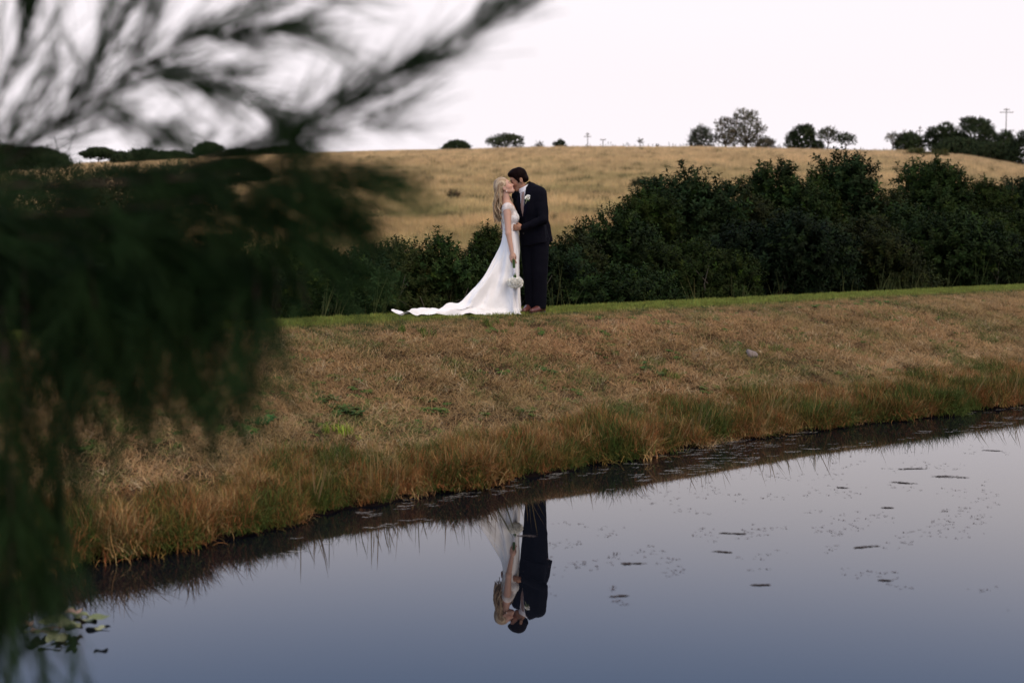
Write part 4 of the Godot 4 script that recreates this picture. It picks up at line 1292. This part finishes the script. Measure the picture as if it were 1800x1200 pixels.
func make_groom() -> void:
	var base := Vector3(0.281, TOP + 0.002, -17.57)
	base.y = ground(base.x, base.z) + 0.012
	var o := thing("person", base, "man in a dark navy suit bending to kiss, a hand on the bride's waist", "person")
	var skin := Color(0.33, 0.175, 0.115)
	var skin_m := tinted("groom_skin", 0.5, 0.35)
	skin_m.subsurf_scatter_enabled = true
	skin_m.subsurf_scatter_strength = 0.08
	var tb := Basis(Vector3(0.71, 0, 0.70), Vector3.UP, Vector3(-0.70, 0, 0.71))
	var face := Vector3(-0.90, -0.42, 0.10).normalized()
	var hz := face.cross(Vector3.UP).normalized()
	var head := Transform3D(Basis(face, hz.cross(face), hz).scaled(Vector3.ONE * 1.06), Vector3(-0.2035, 1.630, 0.022))
	# --- body
	var sh := Shape.new()
	body_mesh(sh, [
		limb(Vector3(-0.09, 1.44, 0.02), Vector3(-0.185, 1.575, 0.03), 0.062, 0.058, 0.03),
		limb(Vector3(-0.19, 1.43, -0.10), Vector3(0.06, 1.46, 0.14), 0.05, 0.05, 0.04),
		egg(Vector3(-0.05, 1.28, 0.02), Vector3(0.17, 0.22, 0.10), tb, 0.04), egg(Vector3(-0.02, 1.0, 0.01), Vector3(0.14, 0.24, 0.10), tb, 0.04),
		limb(Vector3(0.05, 0.92, 0.05), Vector3(0.055, 0.5, 0.05), 0.085, 0.055, 0.04), limb(Vector3(0.055, 0.5, 0.05), Vector3(0.05, 0.07, 0.045), 0.055, 0.04, 0.02),
		limb(Vector3(-0.06, 0.92, -0.04), Vector3(-0.055, 0.5, -0.03), 0.085, 0.055, 0.04), limb(Vector3(-0.055, 0.5, -0.03), Vector3(-0.045, 0.07, -0.02), 0.055, 0.04, 0.02),
		limb(Vector3(0.075, 1.45, 0.15), Vector3(0.10, 1.15, 0.245), 0.045, 0.04, 0.02), limb(Vector3(0.10, 1.15, 0.245), Vector3(-0.15, 1.045, 0.235), 0.038, 0.027, 0.015),
		limb(Vector3(-0.19, 1.41, -0.10), Vector3(-0.25, 1.15, -0.22), 0.045, 0.04, 0.02), limb(Vector3(-0.25, 1.15, -0.22), Vector3(-0.38, 1.06, -0.16), 0.038, 0.027, 0.015),
	], 0.013, one_colour(skin), Transform3D())
	join(sh, head_limbs(false), 0.0042, face_colour(skin, Color(0.30, 0.11, 0.09), Color(0.015, 0.011, 0.01)), head)
	join(sh, hand_limbs([0.22, 0.25, 0.28, 0.34], 0.25), 0.0038, one_colour(skin * 1.08), hand_pose(Vector3(-0.165, 1.045, 0.225), Vector3(-0.96, -0.02, -0.28), Vector3(-0.25, 0.2, 0.95), false))
	join(sh, hand_limbs([0.4, 0.4, 0.4, 0.4], 0.2), 0.0038, one_colour(skin), hand_pose(Vector3(-0.385, 1.06, -0.155), Vector3(-0.30, -0.02, 0.95), Vector3(-0.95, 0.1, -0.3), true))
	part("body", sh.done(), skin_m, o)
	# --- hair
	var hs := Shape.new()
	body_mesh(hs, [
		egg(Vector3(-0.02, 0.04, 0), Vector3(0.104, 0.098, 0.083)), egg(Vector3(0.035, 0.095, 0), Vector3(0.055, 0.034, 0.06), Basis(), 0.03), limb(Vector3(-0.08, -0.03, -0.04), Vector3(-0.08, -0.03, 0.04), 0.035, 0.035, 0.03),
		limb(Vector3(0.012, 0.0, 0.073), Vector3(0.014, -0.03, 0.070), 0.013, 0.008, 0.012), limb(Vector3(0.012, 0.0, -0.073), Vector3(0.014, -0.03, -0.070), 0.013, 0.008, 0.012),
		egg(Vector3(0.10, -0.02, 0), Vector3(0.077, 0.088, 0.12), Basis(), 0.008, true), egg(Vector3(-0.014, -0.03, 0.09), Vector3(0.028, 0.038, 0.035), Basis(), 0.006, true), egg(Vector3(-0.014, -0.03, -0.09), Vector3(0.028, 0.038, 0.035), Basis(), 0.006, true),
	], 0.005, one_colour(Color(0.004, 0.0035, 0.0035)), head, 0.006)
	part("hair", hs.done(), tinted("dark_hair", 0.65, 0.2), o)
	# --- shirt, collar, tie
	var shirt := Shape.new()
	body_mesh(shirt, [
		egg(Vector3(-0.05, 1.31, 0.03), Vector3(0.20, 0.25, 0.137), tb, 0.03), limb(Vector3(-0.10, 1.45, 0.035), Vector3(-0.128, 1.525, 0.035), 0.083, 0.066, 0.03), egg(Vector3(-0.03, 1.06, 0.02), Vector3(0.17, 0.22, 0.125), tb, 0.04),
		plane(Vector3(-0.14, 1.535, 0.03), Vector3(-0.45, 0.9, 0.12)),
	], 0.009, one_colour(Color(0.62, 0.60, 0.66)), Transform3D())
	part("shirt", shirt.done(), fabric("shirt_cloth", 0.85, 0.3, 12.0), o)
	var coll := Shape.new()
	var ax := Vector3(-0.47, 0.87, 0.10).normalized()
	var cx := ax.cross(Vector3(0, 0, 1)).normalized()
	var cz := cx.cross(ax)
	var prev := []
	for k in 25:
		var a := 0.35 + (TAU - 0.7) * k / 24.0                       # open at the front
		var dir := (cx * cos(a) + cz * sin(a))
		var front := absf(k - 12.0) / 12.0
		var c := Vector3(-0.125, 1.515, 0.035) + dir * 0.070
		var rowv := []
		for q in 3:
			rowv.append(coll.add(c + ax * [-0.006, 0.034, -0.012][q] * (1.0 if q < 2 else 1.0 + 0.9 * front) + dir * [0.0, -0.002, 0.014][q], Color(0.74, 0.72, 0.77)))
		if k > 0:
			for q in 2: coll.quad(prev[q], rowv[q], rowv[q + 1], prev[q + 1])
		prev = rowv
	part("collar", coll.done(), fabric("shirt_cloth", 0.85, 0.3, 12.0), o)
	var chest := func(y: float, s: float, off: float) -> Vector3:      # a point on the front of the chest, s to his left
		var c := Vector3(-0.05, 1.31, 0.03)
		var dy := clampf((y - c.y) / 0.26, -0.93, 0.93)
		var dep := 0.149 * sqrt(maxf(1.0 - dy * dy - pow(s / 0.215, 2.0), 0.02))
		return Vector3(c.x, y, c.z) + tb.x * s + tb.z * (maxf(dep, 0.11 if y < 1.2 else 0.0) + off)
	var tie := Shape.new()
	var tp := []
	for k in 12:
		var f := k / 11.0
		var y := lerpf(1.475, 1.07, f)
		var w := 0.016 if k == 0 else lerpf(0.019, 0.036, f)
		if k == 1: w = 0.022
		var rowv := []
		for s in [-1.0, 0.0, 1.0]:
			rowv.append(tie.add(chest.call(y, -0.01 + s * w, -0.006 + (0.008 if s == 0.0 else 0.0) + (0.012 if k < 2 else 0.0)), Color(0.26, 0.175, 0.16) * (1.0 + 0.1 * sin(k * 2.0))))
		if k > 0:
			for q in 2: tie.quad(tp[q], tp[q + 1], rowv[q + 1], rowv[q])
		tp = rowv
	part("tie", tie.done(), tinted("tie_silk", 0.5, 0.4), o)
	# --- jacket
	var navy := Color(0.005, 0.0055, 0.0095)
	var jk := Shape.new()
	var jl := [
		egg(Vector3(-0.05, 1.31, 0.03), Vector3(0.215, 0.26, 0.149), tb, 0.04), limb(Vector3(-0.205, 1.425, -0.11), Vector3(0.058, 1.455, 0.14), 0.075, 0.072, 0.06), limb(Vector3(-0.075, 1.53, 0.03), Vector3(0.045, 1.475, 0.11), 0.055, 0.06, 0.05),
		egg(Vector3(-0.03, 1.06, 0.02), Vector3(0.185, 0.26, 0.138), tb, 0.06), egg(Vector3(-0.005, 0.88, 0.0), Vector3(0.195, 0.2, 0.15), tb, 0.06),
		limb(Vector3(0.12, 1.12, -0.03), Vector3(0.185, 0.86, -0.05), 0.05, 0.045, 0.06), limb(Vector3(0.05, 1.1, 0.13), Vector3(0.07, 0.85, 0.15), 0.05, 0.05, 0.06),
		limb(Vector3(0.074, 1.43, 0.15), Vector3(0.105, 1.14, 0.25), 0.072, 0.060, 0.05), limb(Vector3(0.105, 1.14, 0.25), Vector3(-0.13, 1.05, 0.24), 0.057, 0.041, 0.02),
		limb(Vector3(-0.20, 1.42, -0.11), Vector3(-0.26, 1.14, -0.23), 0.07, 0.056, 0.04), limb(Vector3(-0.26, 1.14, -0.23), Vector3(-0.37, 1.065, -0.17), 0.054, 0.041, 0.02),
		limb(Vector3(-0.09, 1.51, 0.03), Vector3(-0.118, 1.555, 0.03), 0.088, 0.074, 0.03),
		limb(Vector3(-0.185, 1.585, 0.105), Vector3(-0.165, 1.10, 0.165), 0.078, 0.012, 0.006, true), limb(Vector3(-0.11, 1.50, 0.035), Vector3(-0.19, 1.66, 0.04), 0.071, 0.10, 0.004, true),
		plane(Vector3(0, 0.83, 0), Vector3(0.18, -1, 0.05)),
	]
	body_mesh(jk, jl, 0.0095, one_colour(navy), Transform3D(), 0.009)
	var cloth := fabric("suit_cloth", 0.9, 0.6, 9.0, 0.2)
	var jacket := part("jacket", jk.done(), cloth, o)
	for side in [-1.0, 1.0]:
		var lp := Shape.new()
		var was := []
		for k in 9:
			var f := k / 8.0
			var y := lerpf(1.50, 1.12, f)
			var inner := lerpf(0.075, 0.010, f)
			var w := 0.05 * sin(PI * clampf(f * 0.9 + 0.12, 0.0, 1.0)) + (0.016 if k == 3 else 0.0)
			var rowv := []
			for q in 3:
				rowv.append(lp.add(chest.call(y, -0.01 + side * (inner + w * q / 2.0), 0.004 + [0.002, 0.010, 0.003][q]), navy * 1.25))
			if k > 0:
				for q in 2: lp.quad(was[q], was[q + 1], rowv[q + 1], rowv[q])
			was = rowv
		part("lapel", lp.done(), cloth, jacket)
	for k in 2:
		var bt := Shape.new()
		var at: Vector3 = chest.call(1.08 - 0.11 * k, -0.005, 0.012)
		bt.tube([at, at + tb.z * 0.005], [0.011, 0.010], 8, Color(0.02, 0.018, 0.018))
		part("button", bt.done(), tinted("horn", 0.4, 0.5), jacket)
	# --- trousers and shoes
	var tr := Shape.new()
	body_mesh(tr, [
		limb(Vector3(0.062, 0.90, 0.05), Vector3(0.066, 0.5, 0.06), 0.118, 0.093, 0.03), limb(Vector3(0.066, 0.5, 0.06), Vector3(0.056, 0.05, 0.05), 0.093, 0.082, 0.02),
		limb(Vector3(-0.072, 0.90, -0.04), Vector3(-0.060, 0.5, -0.03), 0.112, 0.086, 0.03), limb(Vector3(-0.060, 0.5, -0.03), Vector3(-0.035, 0.05, -0.02), 0.086, 0.074, 0.02),
		plane(Vector3(0, 0.045, 0), Vector3(0, -1, 0)), plane(Vector3(0, 0.93, 0), Vector3(0, 1, 0)),
	], 0.0105, one_colour(navy * 0.9), Transform3D(), 0.006)
	part("trousers", tr.done(), cloth, o)
	for f in [[Vector3(0.10, 0, 0.015), Vector3(-0.035, 0, 0.20)], [Vector3(-0.055, 0, -0.05), Vector3(-0.13, 0, 0.13)]]:
		var a: Vector3 = f[0]
		var b: Vector3 = f[1]
		var so := Shape.new()
		body_mesh(so, [
			limb(a + Vector3(0, 0.042, 0), a.lerp(b, 0.4) + Vector3(0, 0.05, 0), 0.038, 0.04, 0.02), limb(a.lerp(b, 0.4) + Vector3(0, 0.048, 0), b + Vector3(0, 0.026, 0), 0.042, 0.03, 0.02),
			plane(Vector3(0, 0.004, 0), Vector3(0, -1, 0)),
		], 0.006, one_colour(Color(0.11, 0.038, 0.034)), Transform3D())
		var shoe := part("shoe", so.done(), tinted("brown_leather", 0.3, 0.5), o)
		var sole := Shape.new()
		var d := (b - a)
		sole.box(Basis(d.normalized(), Vector3.UP, d.normalized().cross(Vector3.UP)), a + d * 0.5 + Vector3(0, 0.004, 0), Vector3(d.length() + 0.05, 0.012, 0.062), Color(0.03, 0.02, 0.018))
		part("sole", sole.done(), tinted("horn", 0.4, 0.5), shoe)
	# --- the white rose on his lapel
	var rose_at: Vector3 = chest.call(1.405, 0.085, 0.02)
	var pin := thing("boutonniere", base + rose_at, "white rose pinned to the groom's dark lapel", "flower")
	var rm := part("rose", rose_mesh(7, 0.034), leafy("rose_petal", 0.4), pin)
	rm.basis = facing(Vector3(-0.35, 0.45, 0.8), 0.3, 1.0)
	var stemm := Shape.new()
	stemm.tube([Vector3(0, 0, 0.005), Vector3(-0.012, -0.035, 0.008), Vector3(-0.026, -0.075, 0.008)], [0.005, 0.005, 0.004], 6, Color(0.30, 0.34, 0.22))
	part("stem", stemm.done(), tinted("green_stem", 0.6, 0.3), pin)
	for k in 3:
		var lf := Shape.new()
		leaf_into(lf, Vector3(0, -0.01, 0.006), Vector3([-0.8, 0.6, 0.2][k], [-0.5, -0.7, -1.0][k], 0.15).normalized(), Vector3(0, 0, 1), 0.04, 0.02, Color(0.10, 0.15, 0.05))
		part("leaf", lf.done(), leafy("weed", 0.3), pin)

func make_bride() -> void:
	var base := Vector3(-0.021, 0.0, -17.49)
	base.y = ground(base.x, base.z) + 0.006
	var o := thing("person", base, "blonde woman in a long white wedding dress, her head tipped back for a kiss", "person")
	var skin := Color(0.56, 0.34, 0.26)
	var skin_m := tinted("bride_skin", 0.5, 0.35)
	skin_m.subsurf_scatter_enabled = true
	skin_m.subsurf_scatter_strength = 0.08
	var face := Vector3(0.866, 0.5, -0.03).normalized()
	var hz := face.cross(Vector3.UP).normalized()
	var head := Transform3D(Basis(face, hz.cross(face), hz).scaled(Vector3.ONE * 0.95), Vector3(-0.070, 1.545, 0.0))
	var torso := [
		egg(Vector3(-0.02, 1.20, 0), Vector3(0.098, 0.16, 0.145), Basis(), 0.03), limb(Vector3(-0.032, 1.285, -0.12), Vector3(-0.032, 1.285, 0.12), 0.055, 0.055, 0.04),
		egg(Vector3(0.045, 1.165, 0.065), Vector3(0.058, 0.06, 0.06), Basis(), 0.03), egg(Vector3(0.045, 1.165, -0.065), Vector3(0.058, 0.06, 0.06), Basis(), 0.03),
		egg(Vector3(0.005, 1.0, 0), Vector3(0.09, 0.15, 0.12), Basis(), 0.05), egg(Vector3(0.0, 0.86, 0), Vector3(0.085, 0.13, 0.12), Basis(), 0.05),
	]
	var arm := [
		limb(Vector3(-0.04, 1.275, 0.145), Vector3(-0.022, 0.975, 0.20), 0.047, 0.036, 0.03), limb(Vector3(-0.022, 0.975, 0.20), Vector3(0.022, 0.73, 0.205), 0.036, 0.0225, 0.015),
		limb(Vector3(-0.04, 1.275, -0.145), Vector3(0.12, 1.03, -0.25), 0.046, 0.036, 0.03), limb(Vector3(0.12, 1.03, -0.25), Vector3(0.32, 1.08, -0.26), 0.036, 0.0225, 0.015),
	]
	var sh := Shape.new()
	body_mesh(sh, torso + arm + [
		limb(Vector3(-0.045, 1.31, 0), Vector3(-0.065, 1.48, 0), 0.052, 0.048, 0.04),
		limb(Vector3(0.0, 0.8, 0.07), Vector3(0.02, 0.09, 0.07), 0.07, 0.04, 0.04), limb(Vector3(0.0, 0.8, -0.07), Vector3(0.02, 0.09, -0.07), 0.07, 0.04, 0.04),
		limb(Vector3(0.0, 0.05, 0.07), Vector3(0.10, 0.03, 0.075), 0.03, 0.025, 0.02), limb(Vector3(0.0, 0.05, -0.07), Vector3(0.10, 0.03, -0.075), 0.03, 0.025, 0.02),
	], 0.0115, one_colour(skin), Transform3D())
	join(sh, head_limbs(true), 0.0042, face_colour(skin, Color(0.42, 0.16, 0.15), Color(0.14, 0.09, 0.06)), head)
	join(sh, hand_limbs([0.75, 0.8, 0.85, 0.9], 0.75, 0.9), 0.0036, one_colour(skin * 0.95), hand_pose(Vector3(0.022, 0.735, 0.205), Vector3(0.12, -0.98, 0.05), Vector3(-0.25, 0.0, 0.97), true))
	join(sh, hand_limbs([0.3, 0.3, 0.3, 0.35], 0.2, 0.88), 0.0038, one_colour(skin), hand_pose(Vector3(0.32, 1.08, -0.26), Vector3(0.95, 0.1, 0.28), Vector3(0.1, 0.2, -0.95), false))
	part("body", sh.done(), skin_m, o)
	# --- bodice with cap sleeves
	var white := Color(0.83, 0.82, 0.84)
	var bd := Shape.new()
	var bl := []
	for t in torso:
		var c: Array = t.duplicate()
		if c[0] == "limb": c[3] += 0.010; c[4] += 0.010
		else: c[2] += Vector3.ONE * 0.0085
		bl.append(c)
	bl += [limb(Vector3(-0.035, 1.288, 0.10), Vector3(-0.040, 1.270, 0.140), 0.056, 0.050, 0.02), limb(Vector3(-0.035, 1.288, -0.10), Vector3(-0.04, 1.270, -0.140), 0.056, 0.050, 0.02),
		egg(Vector3(0.0, 1.36, 0), Vector3(0.20, 0.095, 0.105), Basis(Vector3.BACK, -0.30), 0.012, true), plane(Vector3(0, 0.94, 0), Vector3(0, -1, 0)),
		egg(Vector3(-0.13, 1.27, 0), Vector3(0.05, 0.13, 0.085), Basis(), 0.01, true), limb(Vector3(-0.02, 1.19, 0.235), Vector3(-0.02, 1.13, 0.235), 0.052, 0.06, 0.01, true), limb(Vector3(-0.02, 1.19, -0.235), Vector3(-0.02, 1.13, -0.235), 0.052, 0.06, 0.01, true)]
	body_mesh(bd, bl, 0.0085, func(p: Vector3) -> Color: return (white if p.z * signf(p.z) < 0.125 or p.y < 1.2 else Color(0.72, 0.64, 0.62)) * (0.90 + 0.10 * signf(noise2.get_noise_3d(p.x * 900.0, p.y * 900.0, p.z * 900.0))), Transform3D(), 0.003)
	part("bodice", bd.done(), fabric("lace", 0.85, 1.6, 16.0, 0.25, true), o)
	# --- skirt and train: rings that slide back along the wall towards the ground
	var hb := [1.0, 0.93, 0.83, 0.70, 0.48, 0.27, 0.135, 0.10, 0.085, 0.055, 0.05]
	var hf := [1.0, 0.93, 0.83, 0.70, 0.46, 0.25, 0.10, 0.055, 0.03, 0.012, 0.004]
	var xb := [-0.093, -0.099, -0.119, -0.176, -0.295, -0.474, -0.604, -0.78, -1.0, -1.2, -1.365]
	var xf := [0.104, 0.108, 0.110, 0.110, 0.104, 0.102, 0.112, 0.12, 0.124, 0.126, 0.128]
	var sz := [0.128, 0.145, 0.165, 0.182, 0.2, 0.225, 0.26, 0.29, 0.31, 0.33, 0.34]
	var sk := Shape.new()
	var cols := 120
	var rows := 64
	var pick := func(list: Array, u: float) -> float:
		var k := clampi(int(u), 0, list.size() - 2)
		var f := u - k
		var a: float = list[maxi(k - 1, 0)]; var b: float = list[k]; var c: float = list[k + 1]; var d: float = list[mini(k + 2, list.size() - 1)]
		return 0.5 * (2.0 * b + (c - a) * f + (2.0 * a - 5.0 * b + 4.0 * c - d) * f * f + (3.0 * b - a - 3.0 * c + d) * f * f * f)
	for row in rows + 1:
		var u := 10.0 * row / rows
		var back: float = pick.call(xb, u)
		var front: float = pick.call(xf, u)
		var side: float = pick.call(sz, u)
		var mid := 0.02
		var v := smoothstep(1.0, 7.0, u)
		for col in cols:
			var a := TAU * col / cols
			var c := cos(a)
			var s := sin(a)
			var behind := maxf(-c, 0.0)
			var fold := 0.020 * v * sin(a * 11.0 + 1.2 * sin(u * 0.8)) + 0.012 * v * sin(a * 19.0 + u * 0.9) + 0.006 * smoothstep(0.5, 3.0, u) * sin(a * 6.0 + u)
			var x := mid + (front - mid) * c if c > 0.0 else mid + (mid - back) * c
			x += fold * (c if c > 0.0 else c * 1.3)
			var z := s * (side + fold * 1.6) * (1.0 - 0.45 * behind * smoothstep(0.3, 1.0, -back))
			var share := pow(behind, 1.2)
			var y: float = lerpf(pick.call(hf, u), pick.call(hb, u), share)
			if u > 5.0:
				var lift := smoothstep(5.0, 7.5, u)
				y += lift * share * (0.017 * sin(x * 16.0 + s * 3.0) + 0.012 * sin(x * 33.0 + s * 5.0 + 1.0)) + lift * 0.01 * sin(a * 17.0)
				if x < -1.25: y += (-1.25 - x) * 0.45 * (0.6 + 0.4 * cos(s * 3.0))
				y += 0.055 * exp(-pow((x + 0.69) / 0.05, 2.0)) * exp(-pow((s - 0.1) / 0.35, 2.0)) * lift
			if x < -0.12: z += (-0.12 - x) * 0.80
			var crease := smoothstep(1.5, 6.0, u) * (0.010 * noise2.get_noise_3d(x * 260.0, y * 260.0 + x * 300.0, z * 200.0) + 0.012 * noise.get_noise_3d(x * 110.0 + y * 160.0, y * 50.0, z * 90.0))
			x += crease * c
			z += crease * 2.0 * (1.0 if s > 0.0 else -1.0)
			if u > 6.0: y += crease * 1.5
			var g := ground(base.x + x, base.z + z) - base.y
			sk.add(Vector3(x, maxf(y + (g if u > 5.0 else 0.0), g + 0.006), z), white)
	for row in rows:
		for col in cols:
			var a := row * cols + col
			var b := row * cols + (col + 1) % cols
			sk.quad(a, a + cols, b + cols, b)
	var skirt := part("skirt", sk.done(), fabric("satin", 0.55, 0.35, 5.0, 0.35), o)
	var belt := Shape.new()
	var was := []
	for col in 49:
		var a := TAU * col / 48.0
		var rowv := []
		for q in 3:
			rowv.append(belt.add(Vector3(0.006 + cos(a) * (0.1015 + 0.002 * (q % 2)), [0.972, 0.983, 0.994][q], sin(a) * (0.1335 + 0.002 * (q % 2))), Color(0.80, 0.79, 0.80)))
		if col > 0:
			for q in 2: belt.quad(was[q], rowv[q], rowv[q + 1], was[q + 1])
		was = rowv
	part("waistband", belt.done(), fabric("satin", 0.55, 0.35, 5.0, 0.35), skirt)
	# --- hair
	var r := rng_of(400)
	var blonde := [Color(0.36, 0.255, 0.155), Color(0.25, 0.165, 0.10), Color(0.62, 0.50, 0.36), Color(0.46, 0.35, 0.23), Color(0.30, 0.20, 0.125)]
	var hr := Shape.new()
	body_mesh(hr, [
		egg(Vector3(-0.026, 0.042, 0), Vector3(0.105, 0.098, 0.084)), limb(Vector3(-0.09, 0.0, 0), Vector3(-0.10, -0.06, 0), 0.06, 0.055, 0.04),
		egg(Vector3(0.108, -0.015, 0), Vector3(0.076, 0.10, 0.12), Basis(), 0.01, true), egg(Vector3(0.01, -0.06, 0.085), Vector3(0.045, 0.06, 0.045), Basis(), 0.01, true), egg(Vector3(0.01, -0.06, -0.085), Vector3(0.045, 0.06, 0.045), Basis(), 0.01, true),
	], 0.005, func(p: Vector3) -> Color: return blonde[0].lerp(blonde[1 + int(absf(noise2.get_noise_3d(p.x * 120.0, p.y * 120.0, p.z * 900.0)) * 7.0) % 4], 0.6), head, 0.006)
	for k in 130:
		var f := r.randf()
		var z := r.randfn() * 0.042
		z = clampf(z, -0.085, 0.09)
		var start := head * Vector3(-0.10 - 0.02 * r.randf() + absf(z) * 0.35, 0.06 - 0.12 * f, z * 0.95)
		if k % 3 == 0: start = head * Vector3(-0.02 - 0.05 * r.randf(), 0.02 + 0.06 * r.randf(), (0.078 if z > 0 else -0.078))
		var xo := lerpf(-0.195, -0.10, r.randf())
		var end := r.randf_range(1.10, 1.27)
		if k % 11 == 0: end -= 0.04
		var pts := []
		var rad := []
		var ph := r.randf() * TAU
		var amp := r.randf_range(0.007, 0.02)
		for q in 12:
			var g := q / 11.0
			var y := lerpf(start.y, end, g)
			var p := Vector3(lerpf(start.x, xo, smoothstep(0.0, 0.45, g)) - 0.012 * sin(g * PI) + 0.03 * maxf(g - 0.6, 0.0), y, lerpf(start.z, z * 1.25 + 0.02, g))
			p += Vector3(sin(g * 11.0 + ph), 0, cos(g * 11.0 + ph)) * amp * smoothstep(0.2, 0.9, g) * 1.6
			pts.append(p)
			rad.append(lerpf(0.0085, 0.0025, pow(g, 1.5)) * (0.35 if q == 0 else 1.0))
		hr.tube(pts, rad, 5, blonde[r.randi() % 5] * r.randf_range(0.8, 1.15))
	for k in 14:
		var pts := []
		for q in 9:
			var g := q / 8.0
			pts.append(Vector3(lerpf(-0.08, 0.02, smoothstep(0.0, 0.7, g)) + 0.012 * sin(g * 9.0 + k), lerpf(1.50, 1.29 + 0.01 * (k % 5), g), -0.075 - 0.012 * (k % 4) + 0.008 * cos(g * 9.0 + k)))
		hr.tube(pts, [0.006, 0.007, 0.007, 0.007, 0.006, 0.006, 0.005, 0.004, 0.002], 5, blonde[k % 5])
	var hair := part("hair", hr.done(), tinted("blonde_hair", 0.42, 0.4), o)
	for k in 7:
		var pn := Shape.new()
		var at := head * Vector3(-0.085 + 0.012 * k, -0.012 + 0.006 * k + 0.008 * sin(k * 2.0), 0.072 + 0.004 * k - 0.0008 * k * k)
		for q in 5:
			var a := TAU * q / 5.0
			leaf_into(pn, at, Vector3(cos(a), sin(a), 0.35).normalized(), Vector3(0, 0, 1), 0.011, 0.008, Color(0.62, 0.48, 0.30))
		part("hairpin_flower", pn.done(), tinted("gilt", 0.35, 0.6), hair)
	var er := Shape.new()
	var lobe := head * Vector3(-0.008, -0.055, 0.08)
	er.tube([lobe, lobe + Vector3(0, -0.008, 0.001), lobe + Vector3(0, -0.018, 0.001)], [0.003, 0.006, 0.002], 6, Color(0.75, 0.72, 0.68))
	part("earring", er.done(), tinted("gilt", 0.35, 0.6), o)
	# --- bouquet, hanging head down from her hand
	var hold := Vector3(0.040, 0.655, 0.215)
	var heart := Vector3(0.060, 0.375, 0.245)
	var bq := thing("bouquet", base + heart, "round bouquet of white roses held upside down by its wrapped green stems", "bouquet")
	for k in 9:
		var a := TAU * k / 9.0
		var q := 0.011 if k > 0 else 0.0
		var off := Vector3(cos(a) * q, 0, sin(a) * q)
		var sm := Shape.new()
		var up := hold - heart
		sm.tube([Vector3(0.0, 0.05, 0) + off * 1.6, up * 0.55 + off, up + off * 1.1 + Vector3(0, 0.01 * (k % 3), 0)], [0.005, 0.005, 0.0045], 5, Color(0.05, 0.10, 0.025) * (0.8 + 0.05 * k))
		part("stem", sm.done(), tinted("green_stem", 0.6, 0.3), bq)
	var wrap := Shape.new()
	var axis := hold - heart
	wrap.tube([axis * 0.32, axis * 0.36, axis * 0.60, axis * 0.64], [0.017, 0.0195, 0.0185, 0.016], 12, Color(0.58, 0.58, 0.64))
	part("ribbon", wrap.done(), fabric("satin", 0.55, 0.35, 5.0, 0.35), bq)
	var meshes := [rose_mesh(1, 0.036), rose_mesh(2, 0.034), rose_mesh(3, 0.038)]
	var petal := leafy("rose_petal", 0.4)
	var spread := 46
	for k in spread:
		var y := 0.75 - 1.75 * (k + 0.5) / spread
		var a := k * 2.39996
		var q := sqrt(maxf(1.0 - y * y, 0.0))
		var d := Vector3(cos(a) * q, y, sin(a) * q)
		var rs := part("rose", meshes[k % 3], petal, bq)
		var at := d * Vector3(0.083, 0.055, 0.078) + Vector3(0, 0.012, 0)
		rs.transform = Transform3D(facing(d + Vector3(r.randfn(), r.randfn(), r.randfn()) * 0.12, r.randf() * TAU, r.randf_range(0.82, 1.08)), at)
	for k in 7:
		var lf := Shape.new()
		var a := TAU * k / 7.0
		leaf_into(lf, Vector3(cos(a) * 0.02, 0.06, sin(a) * 0.02), Vector3(cos(a), 0.15 - 0.3 * (k % 2), sin(a)).normalized(), Vector3.UP, 0.05, 0.025, Color(0.07, 0.11, 0.03))
		part("leaf", lf.done(), leafy("weed", 0.3), bq)
